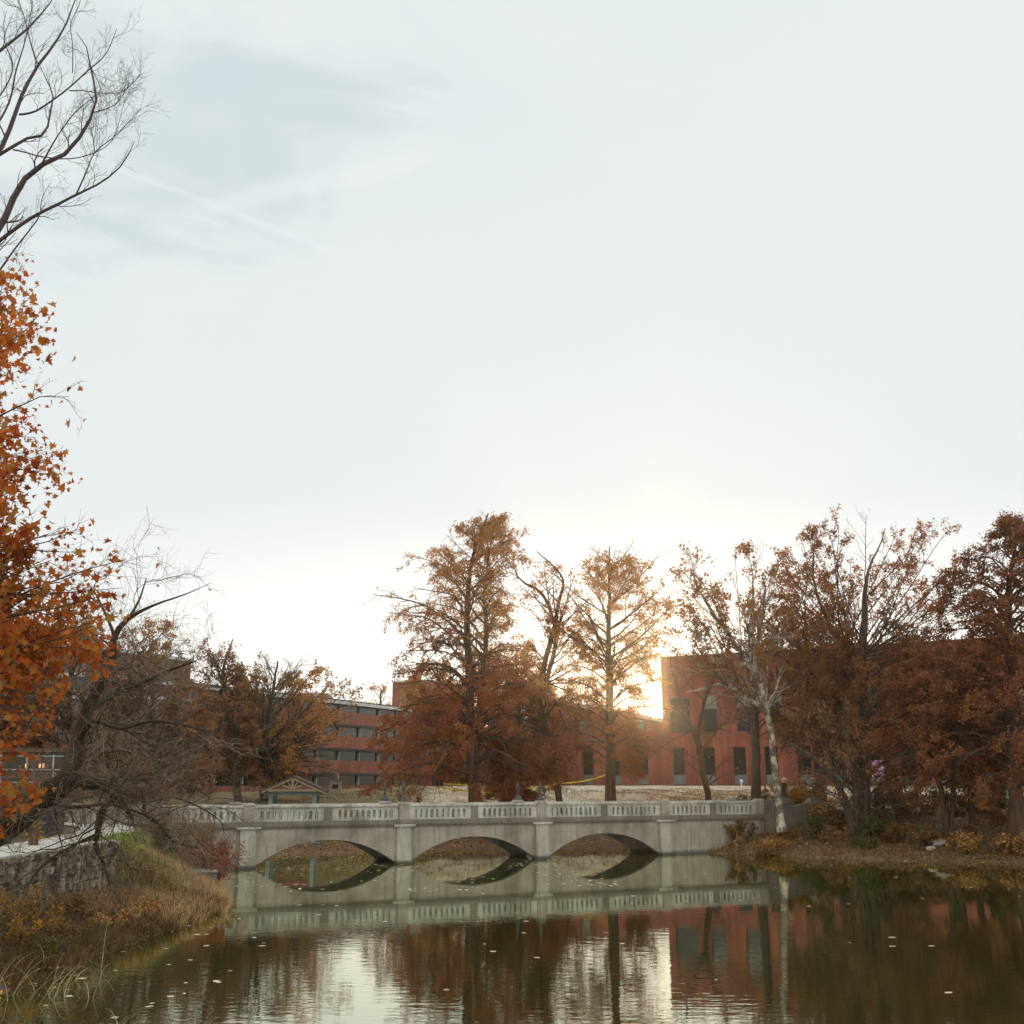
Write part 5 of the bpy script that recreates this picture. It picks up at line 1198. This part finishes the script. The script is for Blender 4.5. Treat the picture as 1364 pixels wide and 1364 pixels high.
# rocks
def rock(px1, py1, Yd, r_, lab, grp):
    p = at(px1, py1, Yd); z = gz(p[0], p[1]); n1, n2 = 9, 14; V = []; Fs = []
    for i in range(n1):
        for j in range(n2):
            th = math.pi * i / (n1 - 1); ph = 2 * math.pi * j / n2
            q = 1 + .22 * math.sin(3 * th + ph * 2 + px1) + .15 * math.sin(5 * ph + th * 2 + py1)
            V.append((r_ * 1.5 * q * math.sin(th) * math.cos(ph), r_ * q * math.sin(th) * math.sin(ph), r_ * .75 * q * math.cos(th)))
    for i in range(n1 - 1):
        for j in range(n2): Fs.append((i * n2 + j, (i + 1) * n2 + j, (i + 1) * n2 + (j + 1) % n2, i * n2 + (j + 1) % n2))
    o = MB().add(V, Fs).build('boulder', m_rock); o.location = (p[0], p[1], max(z, 0) + r_ * .3); tag(o, lab, 'rock', grp)
RK = 'pale rocks on the right bank'
for a, c, Yd, r_, lab in ((1250, 1110, 68.5, .30, 'broken white rock at the foot of the two-stemmed cypress'), (1238, 1113, 68, .2, 'small white rock left of the two-stemmed cypress foot'), (1284, 1106, 69.5, .28, 'flat white rock between the thin cypress trunks'), (1302, 1106, 70, .22, 'white rock right of the single-stem cypress foot')):
    rock(a, c, Yd, r_, lab, RK)
for a, c, Yd, r_, lab in ((184, 1222, 38, .22, 'pale angular stone on the left slope above the shore'), (198, 1238, 37, .18, 'grey stone at the left shore'), (215, 1234, 38.2, .15, 'small grey stone at the left shore, the right one')):
    rock(a, c, Yd, r_, lab, 'stones on the left shore')

# reeds
def reed_clump(px0, px1, py0, py1, n, lab):
    p0 = onz((px0 + px1) / 2, (py0 + py1) / 2, 0); K = 10; G = np.zeros((n, K, 3)); W2 = []
    for i in range(n):
        p = np.array(onz(rng.uniform(px0, px1), rng.uniform(py0, py1), -.05)); an = rng.normal(.2, 1.0); d_ = np.array([math.cos(an) * .35, math.sin(an) * .2, 1.0]); d_ /= np.linalg.norm(d_)
        G[i, 0] = p; ln = rng.uniform(.7, 1.6); be = rng.uniform(.12, .55)
        for j in range(1, K):
            d_ = d_ + np.array([math.cos(an) * be * .5, math.sin(an) * be * .3, -be * (j / K) * 1.15]); d_ /= np.linalg.norm(d_); G[i, j] = G[i, j - 1] + d_ * ln / (K - 1)
    sd2 = nrm(np.c_[rng.normal(size=(n, 2)), np.zeros(n)]) * .013; wv = np.linspace(1, .15, K)[None, :, None]
    a_ = G - sd2[:, None] * wv; b2 = G + sd2[:, None] * wv; V = np.concatenate([a_, b2], 1).reshape(-1, 3); i0 = np.arange(n)[:, None] * 2 * K + np.arange(K - 1)[None]
    Fc = np.stack([i0, i0 + 1, i0 + 1 + K, i0 + K], -1).reshape(-1, 4)
    b0 = np.array(p0); t_ = thing('reed_clump', lab, 'reeds', tuple(p0), 0, 'reeds standing in the shallow water'); fastmesh('blades', [(V - b0, Fc)], l_reed, t_)
reed_clump(-20, 75, 1305, 1362, 34, 'reeds with drooping tips at the bottom left corner')
reed_clump(60, 135, 1285, 1335, 24, 'taller arching reeds right of the corner clump')
reed_clump(-30, 60, 1395, 1450, 12, 'nearest reeds cut by the bottom edge at the left')
reed_clump(140, 165, 1375, 1400, 7, 'few lone reeds standing apart in the open water at the bottom')
